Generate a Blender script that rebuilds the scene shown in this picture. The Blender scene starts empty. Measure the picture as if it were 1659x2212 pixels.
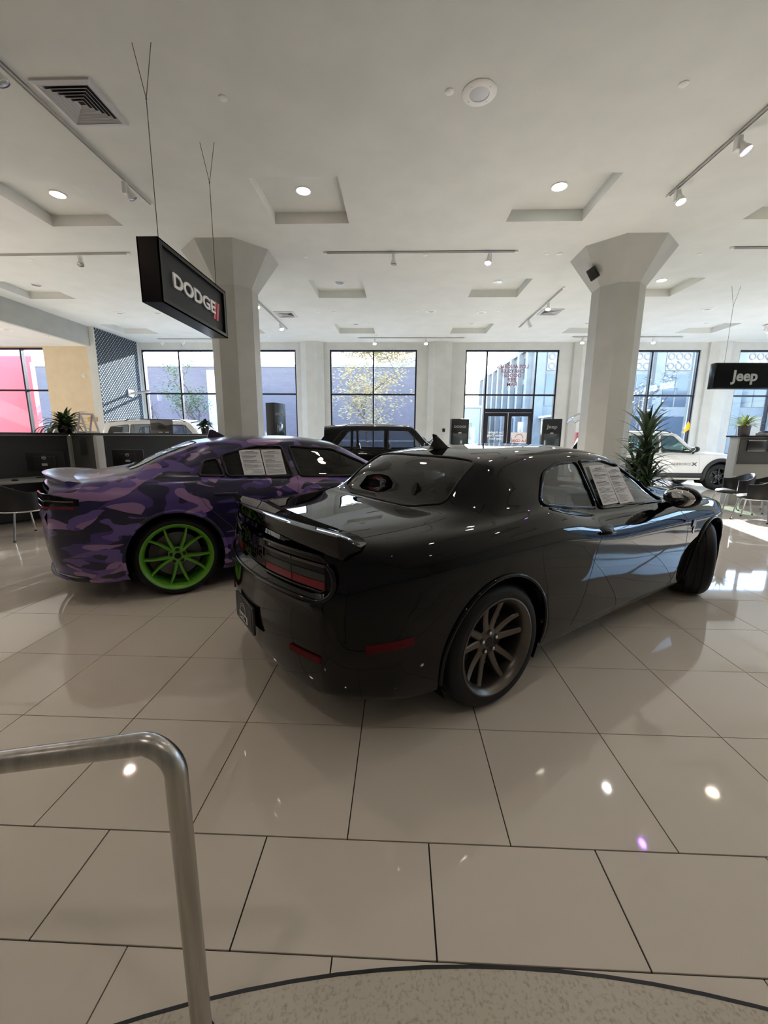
import bpy, bmesh, math, random
import numpy as np
from mathutils import Vector, Matrix, Euler
from mathutils.bvhtree import BVHTree
PI = math.pi
SC = bpy.context.scene
COL = SC.collection

# ------------------------------------------------------------------ camera, sky, sun, exposure
F_PX, PITCH, YAW, ROLL, EYE = 882.5, 0.18685, 0.03514, 0.0075, 1.4967
cam = bpy.data.cameras.new('camera')
cam.sensor_fit = 'HORIZONTAL'; cam.sensor_width = 36.0; cam.lens = 36.0 * F_PX / 1659.0
cam.clip_start = 0.05; cam.clip_end = 400
cam_o = bpy.data.objects.new('camera', cam); COL.objects.link(cam_o)
fwd = Vector((-math.sin(YAW) * math.cos(PITCH), math.cos(YAW) * math.cos(PITCH), -math.sin(PITCH)))
rgt = Vector((math.cos(YAW), math.sin(YAW), 0)); upv = rgt.cross(fwd)
r2 = rgt * math.cos(ROLL) + upv * math.sin(ROLL); u2 = -rgt * math.sin(ROLL) + upv * math.cos(ROLL)
M = Matrix((r2, u2, -fwd)).transposed().to_4x4(); M.translation = (0, 0, EYE)
cam_o.matrix_world = M
SC.camera = cam_o

SUN_DIR = Vector((-0.22, -1.0, -0.36)).normalized()      # the way the light travels
world = bpy.data.worlds.new('sky'); SC.world = world; world.use_nodes = True
wn = world.node_tree.nodes; wl = world.node_tree.links; wn.clear()
sky = wn.new('ShaderNodeTexSky'); sky.sky_type = 'NISHITA'; sky.sun_disc = False
sky.sun_elevation = math.asin(-SUN_DIR.z); sky.sun_rotation = math.atan2(-SUN_DIR.x, -SUN_DIR.y)
sky.air_density = 1.0; sky.dust_density = 0.3; sky.ozone_density = 1.6
bg = wn.new('ShaderNodeBackground'); bg.inputs['Strength'].default_value = 0.38
wo = wn.new('ShaderNodeOutputWorld')
wl.new(sky.outputs[0], bg.inputs[0]); wl.new(bg.outputs[0], wo.inputs[0])
sl = bpy.data.lights.new('sun', 'SUN'); sl.energy = 9.0; sl.angle = math.radians(0.53); sl.color = (1, 0.965, 0.91)
so = bpy.data.objects.new('sun', sl); COL.objects.link(so)
so.rotation_euler = SUN_DIR.to_track_quat('-Z', 'Y').to_euler(); so.location = (4, 30, 20)

vs = SC.view_settings
vs.view_transform = 'Standard'; vs.look = 'None'; vs.gamma = 1.0; vs.use_curve_mapping = False
vs.exposure = 2.5
SC.cycles.max_bounces = 10; SC.cycles.diffuse_bounces = 6; SC.cycles.glossy_bounces = 5
SC.cycles.transparent_max_bounces = 24; SC.cycles.transmission_bounces = 4
SC.cycles.sample_clamp_indirect = 6.0; SC.cycles.caustics_reflective = False; SC.cycles.caustics_refractive = False
SC.cycles.use_denoising = True

# ------------------------------------------------------------------ materials
MATS = {}
def mat(name, col=(.5, .5, .5), rough=.5, metal=0.0, coat=0.0, spec=.5, emit=None, estr=0.0, coat_rough=.03):
    if name in MATS: return MATS[name]
    m = bpy.data.materials.new(name); m.use_nodes = True
    b = m.node_tree.nodes['Principled BSDF']
    b.inputs['Base Color'].default_value = (*col, 1); b.inputs['Roughness'].default_value = rough
    b.inputs['Metallic'].default_value = metal; b.inputs['Specular IOR Level'].default_value = spec
    b.inputs['Coat Weight'].default_value = coat; b.inputs['Coat Roughness'].default_value = coat_rough
    b.inputs['Coat IOR'].default_value = 1.42
    if emit: b.inputs['Emission Color'].default_value = (*emit, 1); b.inputs['Emission Strength'].default_value = estr
    MATS[name] = m; return m
def nodes(m): return m.node_tree.nodes, m.node_tree.links, m.node_tree.nodes['Principled BSDF']
def noise_col(m, scale, c0, c1, lo=.35, hi=.65, detail=4, coord='Object', bump=0.0, bscale=None, stretch=None):
    n, l, b = nodes(m)
    tc = n.new('ShaderNodeTexCoord'); src = tc.outputs[coord]
    if stretch:
        mp = n.new('ShaderNodeMapping'); mp.inputs['Scale'].default_value = stretch; l.new(src, mp.inputs[0]); src = mp.outputs[0]
    t = n.new('ShaderNodeTexNoise'); t.inputs['Scale'].default_value = scale; t.inputs['Detail'].default_value = detail
    l.new(src, t.inputs['Vector'])
    r = n.new('ShaderNodeValToRGB'); r.color_ramp.elements[0].position = lo; r.color_ramp.elements[1].position = hi
    r.color_ramp.elements[0].color = (*c0, 1); r.color_ramp.elements[1].color = (*c1, 1)
    l.new(t.outputs[0], r.inputs[0]); l.new(r.outputs[0], b.inputs['Base Color'])
    if bump:
        t2 = n.new('ShaderNodeTexNoise'); t2.inputs['Scale'].default_value = bscale or scale; l.new(src, t2.inputs['Vector'])
        bp = n.new('ShaderNodeBump'); bp.inputs['Strength'].default_value = bump; bp.inputs['Distance'].default_value = .01
        l.new(t2.outputs[0], bp.inputs['Height']); l.new(bp.outputs[0], b.inputs['Normal'])
    return m
def glass(name, tint=(.9, .93, .93), ior=1.45, rough=0.0):
    if name in MATS: return MATS[name]
    m = bpy.data.materials.new(name); m.use_nodes = True
    n, l = m.node_tree.nodes, m.node_tree.links; n.clear()
    o = n.new('ShaderNodeOutputMaterial'); mx = n.new('ShaderNodeMixShader'); fr = n.new('ShaderNodeFresnel')
    ge = n.new('ShaderNodeNewGeometry'); mi = n.new('ShaderNodeMix'); mi.inputs[2].default_value = ior; mi.inputs[3].default_value = 1/ior   # same Fresnel from both faces of the thin pane
    l.new(ge.outputs['Backfacing'], mi.inputs[0]); l.new(mi.outputs[0], fr.inputs['IOR'])
    tr = n.new('ShaderNodeBsdfTransparent'); tr.inputs[0].default_value = (*tint, 1)
    gl = n.new('ShaderNodeBsdfGlossy'); gl.inputs['Roughness'].default_value = rough; gl.inputs['Color'].default_value = (1, 1, 1, 1)
    l.new(fr.outputs[0], mx.inputs[0]); l.new(tr.outputs[0], mx.inputs[1]); l.new(gl.outputs[0], mx.inputs[2]); l.new(mx.outputs[0], o.inputs[0])
    MATS[name] = m; return m

WALL = noise_col(mat('wall_paint', rough=.7, spec=.25), 3, (.595, .605, .58), (.635, .645, .62), bump=.03, bscale=220)
CEIL = noise_col(mat('ceiling_paint', rough=.75, spec=.2), 2, (.655, .67, .64), (.695, .71, .68), bump=.04, bscale=260)
COLM = noise_col(mat('column_paint', rough=.55, spec=.3), 3, (.42, .425, .395), (.455, .46, .43), bump=.02, bscale=200)
TAN = noise_col(mat('tan_paint', rough=.7, spec=.25), 3, (.66, .54, .38), (.70, .58, .41))
TILE = noise_col(mat('polished_porcelain', rough=.045, spec=.62), 900, (.66, .585, .495), (.74, .66, .565), lo=.3, hi=.7, detail=2)
GROUT = mat('dark_grout', (.012, .011, .011), .8)
TERR = noise_col(mat('sandy_terrazzo', rough=.35, spec=.4), 110, (.38, .335, .26), (.58, .525, .43), lo=.28, hi=.50, detail=4)
STEEL = noise_col(mat('brushed_steel', rough=.28, metal=1), 60, (.42, .40, .37), (.55, .53, .50), stretch=(1, 1, .05))
CHROME = mat('chrome', (.75, .75, .76), .08, 1)
FRAME = mat('dark_bronze_frame', (.018, .018, .026), .35, .3)
FRAMELIT = mat('pale_window_mullion', (.45, .46, .5), .4, .2)
PANE = glass('window_pane', (.93, .95, .97))
WHITEP = mat('white_plastic', (.78, .78, .76), .45)
GREYP = mat('grey_fixture_paint', (.52, .52, .50), .4, .1)
BLACKP = mat('black_plastic', (.012, .012, .013), .45)
BLACKG = mat('black_gloss', (.005, .005, .006), .4, 0, .8, 0)
RUBBER = mat('tyre_rubber', (.006, .006, .0065), .55, spec=.3)
SHADOW = mat('wheel_well_liner', (.006, .006, .006), .9, spec=.1)
PAPER = mat('white_paper', (.80, .79, .80), .8)
INK = mat('print_ink', (.12, .12, .14), .8)
REDL = mat('red_lens', (.20, .012, .018), .4, 0, .6, 0)
REDP = mat('red_paint', (.55, .03, .03), .4)

# ------------------------------------------------------------------ mesh helpers
class MB:
    def __init__(s): s.v = []; s.f = []
    def add(s, vs, fs):
        o = len(s.v); s.v += [tuple(map(float, p)) for p in vs]; s.f += [tuple(o + i for i in f) for f in fs]; return s
    def box(s, x0, x1, y0, y1, z0, z1, M=None):
        p = [(x, y, z) for z in (z0, z1) for y in (y0, y1) for x in (x0, x1)]
        if M is not None: p = [M @ Vector(q) for q in p]
        return s.add(p, [(0, 2, 3, 1), (4, 5, 7, 6), (0, 1, 5, 4), (2, 6, 7, 3), (0, 4, 6, 2), (1, 3, 7, 5)])
    def cbox(s, c, d, rz=0):
        Mx = Matrix.Translation(c) @ Matrix.Rotation(rz, 4, 'Z')
        return s.box(-d[0]/2, d[0]/2, -d[1]/2, d[1]/2, -d[2]/2, d[2]/2, Mx)
    def prism(s, poly, a, b, axes='xyz'):
        n = len(poly); ia, ib, ic = ('xyz'.index(c) for c in axes)
        P = []
        for h in (a, b):
            for p in poly:
                q = [0, 0, 0]; q[ia] = p[0]; q[ib] = p[1]; q[ic] = h; P.append(q)
        return s.add(P, [tuple(range(n))[::-1], tuple(range(n, 2*n))] + [(i, (i+1) % n, n+(i+1) % n, n+i) for i in range(n)])
    def frustum(s, pa, pb):
        n = len(pa)
        return s.add(list(pa) + list(pb), [tuple(range(n))[::-1], tuple(range(n, 2*n))] + [(i, (i+1) % n, n+(i+1) % n, n+i) for i in range(n)])
    def tube(s, pts, r, n=10, closed=False, caps=True):
        P = [Vector(p) for p in pts]; m = len(P); rr = r if isinstance(r, (list, tuple)) else [r]*m
        V = []; prev = None
        for i in range(m):
            if closed: t = (P[(i+1) % m] - P[i-1])
            else: t = P[min(i+1, m-1)] - P[max(i-1, 0)]
            t = t.normalized() if t.length > 1e-9 else Vector((0, 0, 1))
            if prev is None:
                a = Vector((0, 0, 1)) if abs(t.z) < .9 else Vector((1, 0, 0)); u = t.cross(a).normalized()
            else:
                u = (prev - t * prev.dot(t)); u = u.normalized() if u.length > 1e-6 else t.orthogonal().normalized()
            prev = u; w = t.cross(u)
            V += [P[i] + (u*math.cos(2*PI*k/n) + w*math.sin(2*PI*k/n))*rr[i] for k in range(n)]
        Fs = []
        for i in range(m if closed else m-1):
            a = i*n; b = ((i+1) % m)*n
            Fs += [(a+k, a+(k+1) % n, b+(k+1) % n, b+k) for k in range(n)]
        if caps and not closed: Fs += [tuple(range(n))[::-1], tuple(range((m-1)*n, m*n))]
        return s.add(V, Fs)
    def cyl(s, p0, p1, r0, r1=None, n=20): return s.tube([p0, p1], [r0, r0 if r1 is None else r1], n)
    def lathe(s, prof, n=32, M=None, a0=0, a1=2*PI, close=False):
        full = abs(a1-a0-2*PI) < 1e-6; k = n if full else n+1; V = []
        for i in range(k):
            a = a0 + (a1-a0)*i/n
            for r, z in prof:
                q = Vector((r*math.cos(a), r*math.sin(a), z)); V.append(M @ q if M is not None else q)
        m = len(prof); Fs = []
        for i in range(n):
            A = i*m; B = ((i+1) % k)*m
            for j in range(m if close else m-1):
                j2 = (j+1) % m; Fs.append((A+j, B+j, B+j2, A+j2))
        return s.add(V, Fs)
    def grid(s, G):
        a, b = len(G), len(G[0])
        return s.add([p for r in G for p in r], [(i*b+j, (i+1)*b+j, (i+1)*b+j+1, i*b+j+1) for i in range(a-1) for j in range(b-1)])
    def disc(s, c, r, n=24, up=1):
        return s.add([(c[0]+r*math.cos(2*PI*i/n)*up, c[1]+r*math.sin(2*PI*i/n), c[2]) for i in range(n)], [tuple(range(n))])
    def ball(s, c, r, nu=14, nv=8, sc=(1, 1, 1), M=None):
        V = []
        for j in range(nv+1):
            t = PI*j/nv
            for i in range(nu):
                q = Vector((r*sc[0]*math.sin(t)*math.cos(2*PI*i/nu), r*sc[1]*math.sin(t)*math.sin(2*PI*i/nu), r*sc[2]*math.cos(t)))
                if M is not None: q = M @ q
                V.append(q + Vector(c))
        return s.add(V, [(j*nu+i, (j+1)*nu+i, (j+1)*nu+(i+1) % nu, j*nu+(i+1) % nu) for j in range(nv) for i in range(nu)])
    def mesh(s, name, bevel=0, seg=2, smooth=None, flip=None):
        me = bpy.data.meshes.new(name); bm = bmesh.new()
        vv = [bm.verts.new(p) for p in s.v]
        for f in s.f:
            try: bm.faces.new([vv[i] for i in f])
            except ValueError: pass
        bmesh.ops.remove_doubles(bm, verts=bm.verts[:], dist=1e-5)
        bmesh.ops.dissolve_degenerate(bm, edges=bm.edges[:], dist=1e-6)
        bmesh.ops.recalc_face_normals(bm, faces=bm.faces[:])
        if bevel:
            es = [e for e in bm.edges if len(e.link_faces) == 2 and e.calc_face_angle(0) > .5]
            bmesh.ops.bevel(bm, geom=es, offset=bevel, segments=seg, profile=.5, affect='EDGES', clamp_overlap=True)
        bm.to_mesh(me); bm.free()
        if smooth is not None or bevel:
            for p in me.polygons: p.use_smooth = True
            me.set_sharp_from_angle(angle=math.radians(smooth if smooth is not None else 40))
        return me
    def build(s, name, m, parent=None, bevel=0, seg=2, smooth=None, loc=None, rz=None):
        return link(name, s.mesh(name, bevel, seg, smooth), m, parent, loc, rz)

def link(name, me, m=None, parent=None, loc=None, rz=None):
    o = bpy.data.objects.new(name, me); COL.objects.link(o)
    if m is not None and me is not None and not me.materials: me.materials.append(m)
    if parent is not None: o.parent = parent
    if loc is not None: o.location = loc
    if rz is not None: o.rotation_euler = (0, 0, rz)
    return o
def tag(o, label, cat=None, group=None, kind=None):
    o['label'] = label
    if cat: o['category'] = cat
    if group: o['group'] = group
    if kind: o['kind'] = kind
    return o
def thing(name, label, cat, loc=(0, 0, 0), rz=0, group=None):
    o = bpy.data.objects.new(name, None); COL.objects.link(o); o.location = loc; o.rotation_euler = (0, 0, rz)
    o.empty_display_size = .1
    return tag(o, label, cat, group)
def copy_tree(o, parent=None):
    c = o.copy(); COL.objects.link(c); c.parent = parent
    for ch in o.children: copy_tree(ch, c)
    return c
def struct(o, label): return tag(o, label, kind='structure')
def text(name, s, size, m, parent, mw, extrude=.002, sx=1.0, weight=0.0, align='CENTER', space=1.0):
    cu = bpy.data.curves.new(name, 'FONT'); cu.body = s; cu.size = size; cu.extrude = extrude; cu.align_x = align; cu.align_y = 'CENTER'
    cu.offset = weight; cu.space_character = space; cu.resolution_u = 3
    t = bpy.data.objects.new(name, cu); COL.objects.link(t)
    dg = bpy.context.evaluated_depsgraph_get(); me = bpy.data.meshes.new_from_object(t.evaluated_get(dg))
    bpy.data.objects.remove(t); bpy.data.curves.remove(cu)
    me.transform(mw @ Matrix.Diagonal((sx, 1, 1, 1))); me.name = name
    me.materials.clear()
    return link(name, me, m, parent)
def frame(origin, xdir, ydir):     # matrix whose x and y axes are the given directions
    x = Vector(xdir).normalized(); y = Vector(ydir); y = (y - x*y.dot(x)).normalized(); z = x.cross(y)
    m = Matrix((x, y, z)).transposed().to_4x4(); m.translation = origin; return m
RND = random.Random(7)
# ------------------------------------------------------------------ room
ZC = 4.85
CX = [-8.90, -5.19, -1.46, 2.25, 5.92, 9.58]      # coffer centres
CY = [-4.26, -.6, 3.06, 6.72, 10.37, 14.03]
XL, XR, YN, YF = -10.05, 15.0, -7.0, 16.0
# floor: dark grout bed, porcelain tiles as pieces
floor = struct(MB().box(-17, XR+.3, YN-.3, YF+.3, -.12, -.006).build('floor', GROUT), 'grey beige polished porcelain tile floor with dark joints')
T = .61; OX = -.1739; OY = 1.2765; CL = .925
def tile_mesh(w, d, g):
    return MB().box(-w/2+g, w/2-g, -d/2+g, d/2-g, -.006, 0).mesh('tile', bevel=.0008, seg=1, smooth=30)
cells = []
for j in range(-12, 26):
    for i in range(-28, 26):
        if j >= 0: y0, y1, off = OY + j*T, OY + (j+1)*T, 0
        elif j == -1: y0, y1, off = CL, OY, .5
        else: y0, y1, off = CL + (j+1)*T, CL + (j+2)*T, 0
        x0 = OX + (i+off)*T; x1 = x0 + T
        if x1 > XR or x0 < -16.8 or y1 > YF or y0 < YN: continue
        cells.append(((x0+x1)/2, (y0+y1)/2, y1-y0))
def in_view(c):
    p = Vector((c[0], c[1], 0)) - Vector((0, 0, EYE)); z = p.dot(fwd)
    if z < .2: return False
    return abs(p.dot(r2)/z*F_PX) < 900 and abs(p.dot(u2)/z*F_PX) < 1190
cells.sort(key=lambda c: (not in_view(c), c[0]**2 + c[1]**2))
tm = tile_mesh(T, T, .0022); tm2 = tile_mesh(T, OY-CL, .0026)
for c in cells[:296]:
    link('tile', tm if c[2] > .5 else tm2, TILE, floor, loc=(c[0], c[1], 0))
rest = MB()
for c in cells[296:]: rest.box(c[0]-T/2+.0022, c[0]+T/2-.0022, c[1]-c[2]/2+.0022, c[1]+c[2]/2-.0022, -.006, 0)
o = rest.build('distant_tiles', TILE, floor); o['kind'] = 'stuff'
# round terrazzo landing with a dark metal edge strip
R = 3.6; cxL, cyL = .35, -2.685
arc = [(cxL+R*math.cos(a), cyL+R*math.sin(a)) for a in np.linspace(0, 2*PI, 181)[:-1]]
land = thing('landing', 'round sandy terrazzo landing with dark metal edge strip in the tiled floor', 'landing', (cxL, cyL, 0))
MB().prism([(x-cxL, y-cyL) for x, y in arc], -.005, .004).build('terrazzo_slab', TERR, land)
MB().lathe([(R-.002, -.005), (R+.007, -.005), (R+.007, .005), (R-.002, .005)], 180, close=True).build('edge_strip', mat('dark_edge_metal', (.03, .03, .035), .4, .6), land, smooth=30)

# ceiling with coffers
xs = sorted({XL, XR+.3} | {c+s*.6 for c in CX for s in (-1, 1)}); ys = sorted({YN-.3, YF+.3} | {c+s*.61 for c in CY for s in (-1, 1)})
cm = MB()
for a, b in zip(xs, xs[1:]):
    for c, d in zip(ys, ys[1:]):
        hole = any(abs((a+b)/2-q) < .3 for q in CX) and any(abs((c+d)/2-q) < .3 for q in CY)
        z = ZC + .17 if hole else ZC
        cm.add([(a, c, z), (a, d, z), (b, d, z), (b, c, z)], [(0, 1, 2, 3)])
        if hole:
            for p, q in (((a, c), (b, c)), ((b, c), (b, d)), ((b, d), (a, d)), ((a, d), (a, c))):
                cm.add([(*p, ZC), (*q, ZC), (*q, z), (*p, z)], [(0, 1, 2, 3)])
cm.box(XL, XR+.3, YN-.3, YF+.3, ZC+.30, ZC+.45)
ceiling = struct(cm.build('ceiling', CEIL), 'white plaster ceiling with square coffers')
# lower ceiling and beam on the side with the tan wall
struct(MB().box(-17.3, XL-.12, YN-.3, 13.95, 4.25, 5.3).build('ceiling_low', CEIL), 'lower plaster ceiling beside the tan wall')
struct(MB().box(XL-.12, XL, YN-.3, 13.65, 4.25, 5.3).build('beam_soffit', COLM), 'pale grey beam where the ceiling steps down')

def wall_holes(ax, c0, c1, u0, u1, z0, z1, holes):
    us = sorted({u0, u1} | {h[0] for h in holes} | {h[1] for h in holes}); zs = sorted({z0, z1} | {h[2] for h in holes} | {h[3] for h in holes})
    m = MB()
    for a, b in zip(us, us[1:]):
        for c, d in zip(zs, zs[1:]):
            if any(h[0] <= (a+b)/2 <= h[1] and h[2] <= (c+d)/2 <= h[3] for h in holes): continue
            if ax == 'y': m.box(a, b, c0, c1, c, d)
            else: m.box(c0, c1, a, b, c, d)
    return m
ZT, ZM = 4.60, 3.0
W_FAR = [(-9.85, -6.95, [-8.42]), (-6.6, -3.92, [-5.55]), (-2.64, .62, [-1.0]), (2.42, 5.83, [3.22, 5.03]), (7.60, 10.88, [9.2]), (12.25, 14.9, [13.6])]
holes = [(a, b, .12 if n != 3 else 0, ZT) for n, (a, b, _) in enumerate(W_FAR)]
struct(wall_holes('y', YF, YF+.32, XL-.3, XR+.3, 0, 5.3, holes).build('wall_far', WALL), 'white wall with tall windows and entrance doors')
wcount = 0
def bars_y(m, x0, x1, z0, z1, y, w=.06, d=.11): m.box(x0, x1, y-d/2, y+d/2, z0, z1)
def window(a, b, mull, z0, z1, zm, plane, ax='y', label='tall window with dark frame', th=.055, pale=None, skip_low=None):
    global wcount
    wcount += 1; d = .12
    P = (lambda u0, u1, zz0, zz1, dd=d: MB().box(u0, u1, plane-dd/2, plane+dd/2, zz0, zz1)) if ax == 'y' else (lambda u0, u1, zz0, zz1, dd=d: MB().box(plane-dd/2, plane+dd/2, u0, u1, zz0, zz1))
    fm = MB()
    for q in (P(a, a+th, z0, z1), P(b-th, b, z0, z1), P(a+th, b-th, z1-th, z1), P(a+th, b-th, z0, z0+th)): fm.add(q.v, q.f)
    w = struct(fm.build('window_%d' % wcount, FRAME), label)
    edges = [a+th] + list(mull) + [b-th]
    for q in mull: P(q-th/2, q+th/2, z0+th, z1-th, d+.01).build('mullion', FRAME, w)
    for i in range(len(edges)-1):
        u0 = edges[i] + (th/2 if i else 0); u1 = edges[i+1] - (th/2 if i < len(edges)-2 else 0)
        lev = [z0+th] + list(zm) + [z1-th]
        for k in range(len(lev)-1):
            zz0 = lev[k] + (th/2 if k else 0); zz1 = lev[k+1] - (th/2 if k < len(lev)-2 else 0)
            if skip_low and k == 0 and skip_low(u0, u1): continue
            P(u0, u1, zz0, zz1, .012).build('pane', PANE, w)
        for q in zm: P(u0, u1, q-th/2, q+th/2).build('transom', FRAME, w)
    return w
labs = ['tall four pane window beside the diamond plate wall panel', 'tall window behind the octagonal column and black kiosk', 'tall four pane window showing the yellow leaved tree', None, 'tall window behind the tall palm plant', 'tall window behind the counter with potted grass plant']
for n, (a, b, mu) in enumerate(W_FAR):
    if n == 3: continue
    window(a, b, mu, .12, ZT, [ZM], YF+.12, label=labs[n])
# entrance: sidelights, transoms and double glass door
ent = window(2.42, 5.83, [3.22, 5.03], 0, ZT, [ZM], YF+.12, label='entrance window wall with reversed red lettering', skip_low=lambda a, b: a > 3.1 and b < 5.1)
e1 = MB().box(3.25, 5.0, YF+.06, YF+.18, 2.36, 2.50).build('door_head', FRAME, ent)
MB().box(3.25, 5.0, YF+.114, YF+.126, 2.50, ZM-.03).build('pane', PANE, ent)
for k, (a, b) in enumerate(((3.25, 4.115), (4.135, 5.0))):
    fm = MB()
    for q in ((a, a+.12, 0, 2.35), (b-.12, b, 0, 2.35), (a+.12, b-.12, 2.22, 2.35), (a+.12, b-.12, 0, .25)): fm.box(q[0], q[1], YF+.08, YF+.15, q[2], q[3])
    dr = struct(fm.build('door_%d' % (k+1), FRAME), ('entrance door leaf with a white dealer card on the glass', 'entrance door leaf with white lettering on the glass')[1-k])
    MB().box(a+.12, b-.12, YF+.109, YF+.121, .25, 2.22).build('pane', PANE, dr)
    hx = b-.16 if k == 0 else a+.16
    MB().tube([(hx, YF+.06, .9), (hx, YF+.02, .95), (hx, YF+.02, 1.35), (hx, YF+.06, 1.4)], .014, 8).build('door_handle', STEEL, dr, smooth=40)
# lettering seen from inside reads reversed
mir = lambda x, y, z: frame((x, y, z), (-1, 0, 0), (0, 0, 1))
for k, (s, z) in enumerate((('LOS ANGELES', 4.02), ('CHRYSLER', 3.855), ('DODGE', 3.70), ('JEEP', 3.54), ('RAM', 3.38))):
    text('lettering', s, .175, mat('red_brown_vinyl', (.30, .10, .10), .6), ent, mir(4.19, YF+.105, z), .001, 1.08, .004)
d1 = bpy.data.objects['door_1']; d2 = bpy.data.objects['door_2']
for s, z in (('Los Angeles', 1.62), ('Chrysler Dodge', 1.50), ('Jeep Ram', 1.38)):
    text('lettering', s, .12, WHITEP, d1, mir(3.70, YF+.10, z), .001, 1, .002)
MB().box(4.28, 4.90, YF+.095, YF+.10, 1.18, 1.62).build('dealer_card', PAPER, d2)
text('lettering', 'LA CDJR', .14, mat('red_print', (.5, .08, .06), .7), d2, mir(4.59, YF+.092, 1.30), .001, 1, .003)
MB().lathe([(.14, 0), (.16, 0), (.16, .004), (.14, .004)], 24, frame((4.59, YF+.09, 1.40), (1, 0, 0), (0, 0, 1)), 0, PI, close=True).build('arch_print', mat('red_print'), d2)

# pilasters on the far wall
for n, (x, lab) in enumerate(((-3.28, 'half octagon pilaster between the kiosk window and the tree window'), (1.47, 'half octagon pilaster between tree window and entrance'), (6.75, 'half octagon pilaster behind the column'), (11.55, 'half octagon pilaster beside the counter window'))):
    hw = .43
    struct(MB().prism([(x-hw, YF+.01), (x-hw, YF-.1), (x-.2, YF-.26), (x+.2, YF-.26), (x+hw, YF-.1), (x+hw, YF+.01)], 0, ZC).build('pilaster_%d' % (n+1), WALL), lab)

# side wall with diamond plate panel, tan wall, tan-side window
struct(MB().box(XL-.12, -9.9, 13.66, YF, 0, ZC).build('wall_side', WALL), 'short side wall carrying the diamond plate panel')
DIA = mat('diamond_plate', (.10, .115, .13), .9, 0, spec=0)
n, l, b = nodes(DIA)
tc = n.new('ShaderNodeTexCoord'); mp = n.new('ShaderNodeMapping'); mp.inputs['Rotation'].default_value = (PI/4, 0, 0); mp.inputs['Scale'].default_value = (0, 11.5, 11.5)
vo = n.new('ShaderNodeTexVoronoi'); vo.inputs['Scale'].default_value = 1; vo.inputs['Randomness'].default_value = 0
rp = n.new('ShaderNodeValToRGB'); rp.color_ramp.elements[0].position = .16; rp.color_ramp.elements[0].color = (.46, .49, .52, 1); rp.color_ramp.elements[1].position = .30; rp.color_ramp.elements[1].color = (.055, .068, .08, 1)
bp = n.new('ShaderNodeBump'); bp.inputs['Strength'].default_value = .6; bp.inputs['Distance'].default_value = .02; bp.invert = True
l.new(tc.outputs['Object'], mp.inputs[0]); l.new(mp.outputs[0], vo.inputs['Vector']); l.new(vo.outputs['Distance'], rp.inputs[0]); l.new(rp.outputs[0], b.inputs['Base Color'])
l.new(vo.outputs['Distance'], bp.inputs['Height']); l.new(bp.outputs[0], b.inputs['Normal'])
o = MB().box(-9.9, -9.885, 13.70, YF-.14, .05, ZC-.02).build('wall_panel', DIA); tag(o, 'dark diamond plate panel with pale studs on the side wall', 'wall panel')
struct(wall_holes('y', 13.66, 13.95, -17.3, XL-.12, 0, 4.26, [(-16.9, -11.66, .12, 4.22)]).build('wall_tan', TAN), 'tan painted wall next to the diamond plate panel')
window(-16.9, -11.66, [-15.5, -14.0, -12.5], .12, 4.22, [2.87], 13.80, label='window beside the tan wall showing a red banner outside')
# walls outside the frame
struct(wall_holes('x', XR, XR+.3, YN-.3, YF+.3, 0, 5.3, [(5.2, 8.4, .12, ZT), (10.0, 14.6, .12, ZT)]).build('wall_right', WALL), 'white window wall on the street side')
for a, b in ((5.2, 8.4), (10.0, 14.6)): window(a, b, [(a+b)/2], .12, ZT, [ZM], XR+.12, 'x', label='tall street side window')
struct(MB().box(-17.3, -17.0, YN-.3, 13.95, 0, 5.3).build('wall_left', mat('charcoal_wall')), 'charcoal wall beyond the desks')
struct(wall_holes('y', YN-.3, YN, -17.3, XR+.3, 0, 5.3, []).build('wall_near', mat('charcoal_wall', (.05, .05, .05), .7)), 'charcoal wall behind the landing')

# octagonal columns with flared capitals
def octa(c, a, z): 
    k = a*math.tan(PI/8)
    return [(c[0]+x, c[1]+y, z) for x, y in ((-k, -a), (k, -a), (a, -k), (a, k), (k, a), (-k, a), (-a, k), (-a, -k))]
def column(n, c, label):
    col = struct(MB().frustum(octa(c, .42, 0), octa(c, .42, 4.23)).build('column_%d' % n, COLM), label)
    MB().frustum(octa(c, .42, 4.23), octa(c, .82, ZC)).build('capital', COLM, col)
    return col
column(1, (-3.29, 8.58), 'octagonal column with flared top behind the lit hanging sign')
c2 = column(2, (4.115, 8.555), 'octagonal column with flared top beside the tall palm plant')
o = MB().cbox((0, 0, 0), (.16, .07, .20)).cbox((0, -.04, 0), (.12, .03, .15)).build('wall_speaker', BLACKP, bevel=.006)
o.location = (3.50, 8.28, 4.42); o.rotation_euler = (.25, -.45, -.75); tag(o, 'small black box speaker on the flared column top', 'speaker')
# ------------------------------------------------------------------ car building
def pchip(xs, ys):
    xs = np.asarray(xs, float); ys = np.asarray(ys, float)
    h = np.diff(xs); d = np.diff(ys, axis=0)/(h if ys.ndim == 1 else h[:, None]); m = np.zeros_like(ys)
    m[0] = d[0]; m[-1] = d[-1]
    for i in range(1, len(xs)-1):
        ok = d[i-1]*d[i] > 0; w1 = 2*h[i]+h[i-1]; w2 = h[i]+2*h[i-1]
        with np.errstate(divide='ignore', invalid='ignore'): q = (w1+w2)/(w1/d[i-1]+w2/d[i])
        m[i] = np.where(ok, q, 0)
    def f(x):
        x = np.clip(np.asarray(x, float), xs[0], xs[-1]); i = np.clip(np.searchsorted(xs, x, side='right')-1, 0, len(xs)-2)
        t = (x-xs[i])/h[i]; hh = h[i]
        if ys.ndim > 1: t = t[:, None]; hh = hh[:, None]
        return (2*t**3-3*t**2+1)*ys[i] + (t**3-2*t**2+t)*hh*m[i] + (-2*t**3+3*t**2)*ys[i+1] + (t**3-t**2)*hh*m[i+1]
    return f
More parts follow.
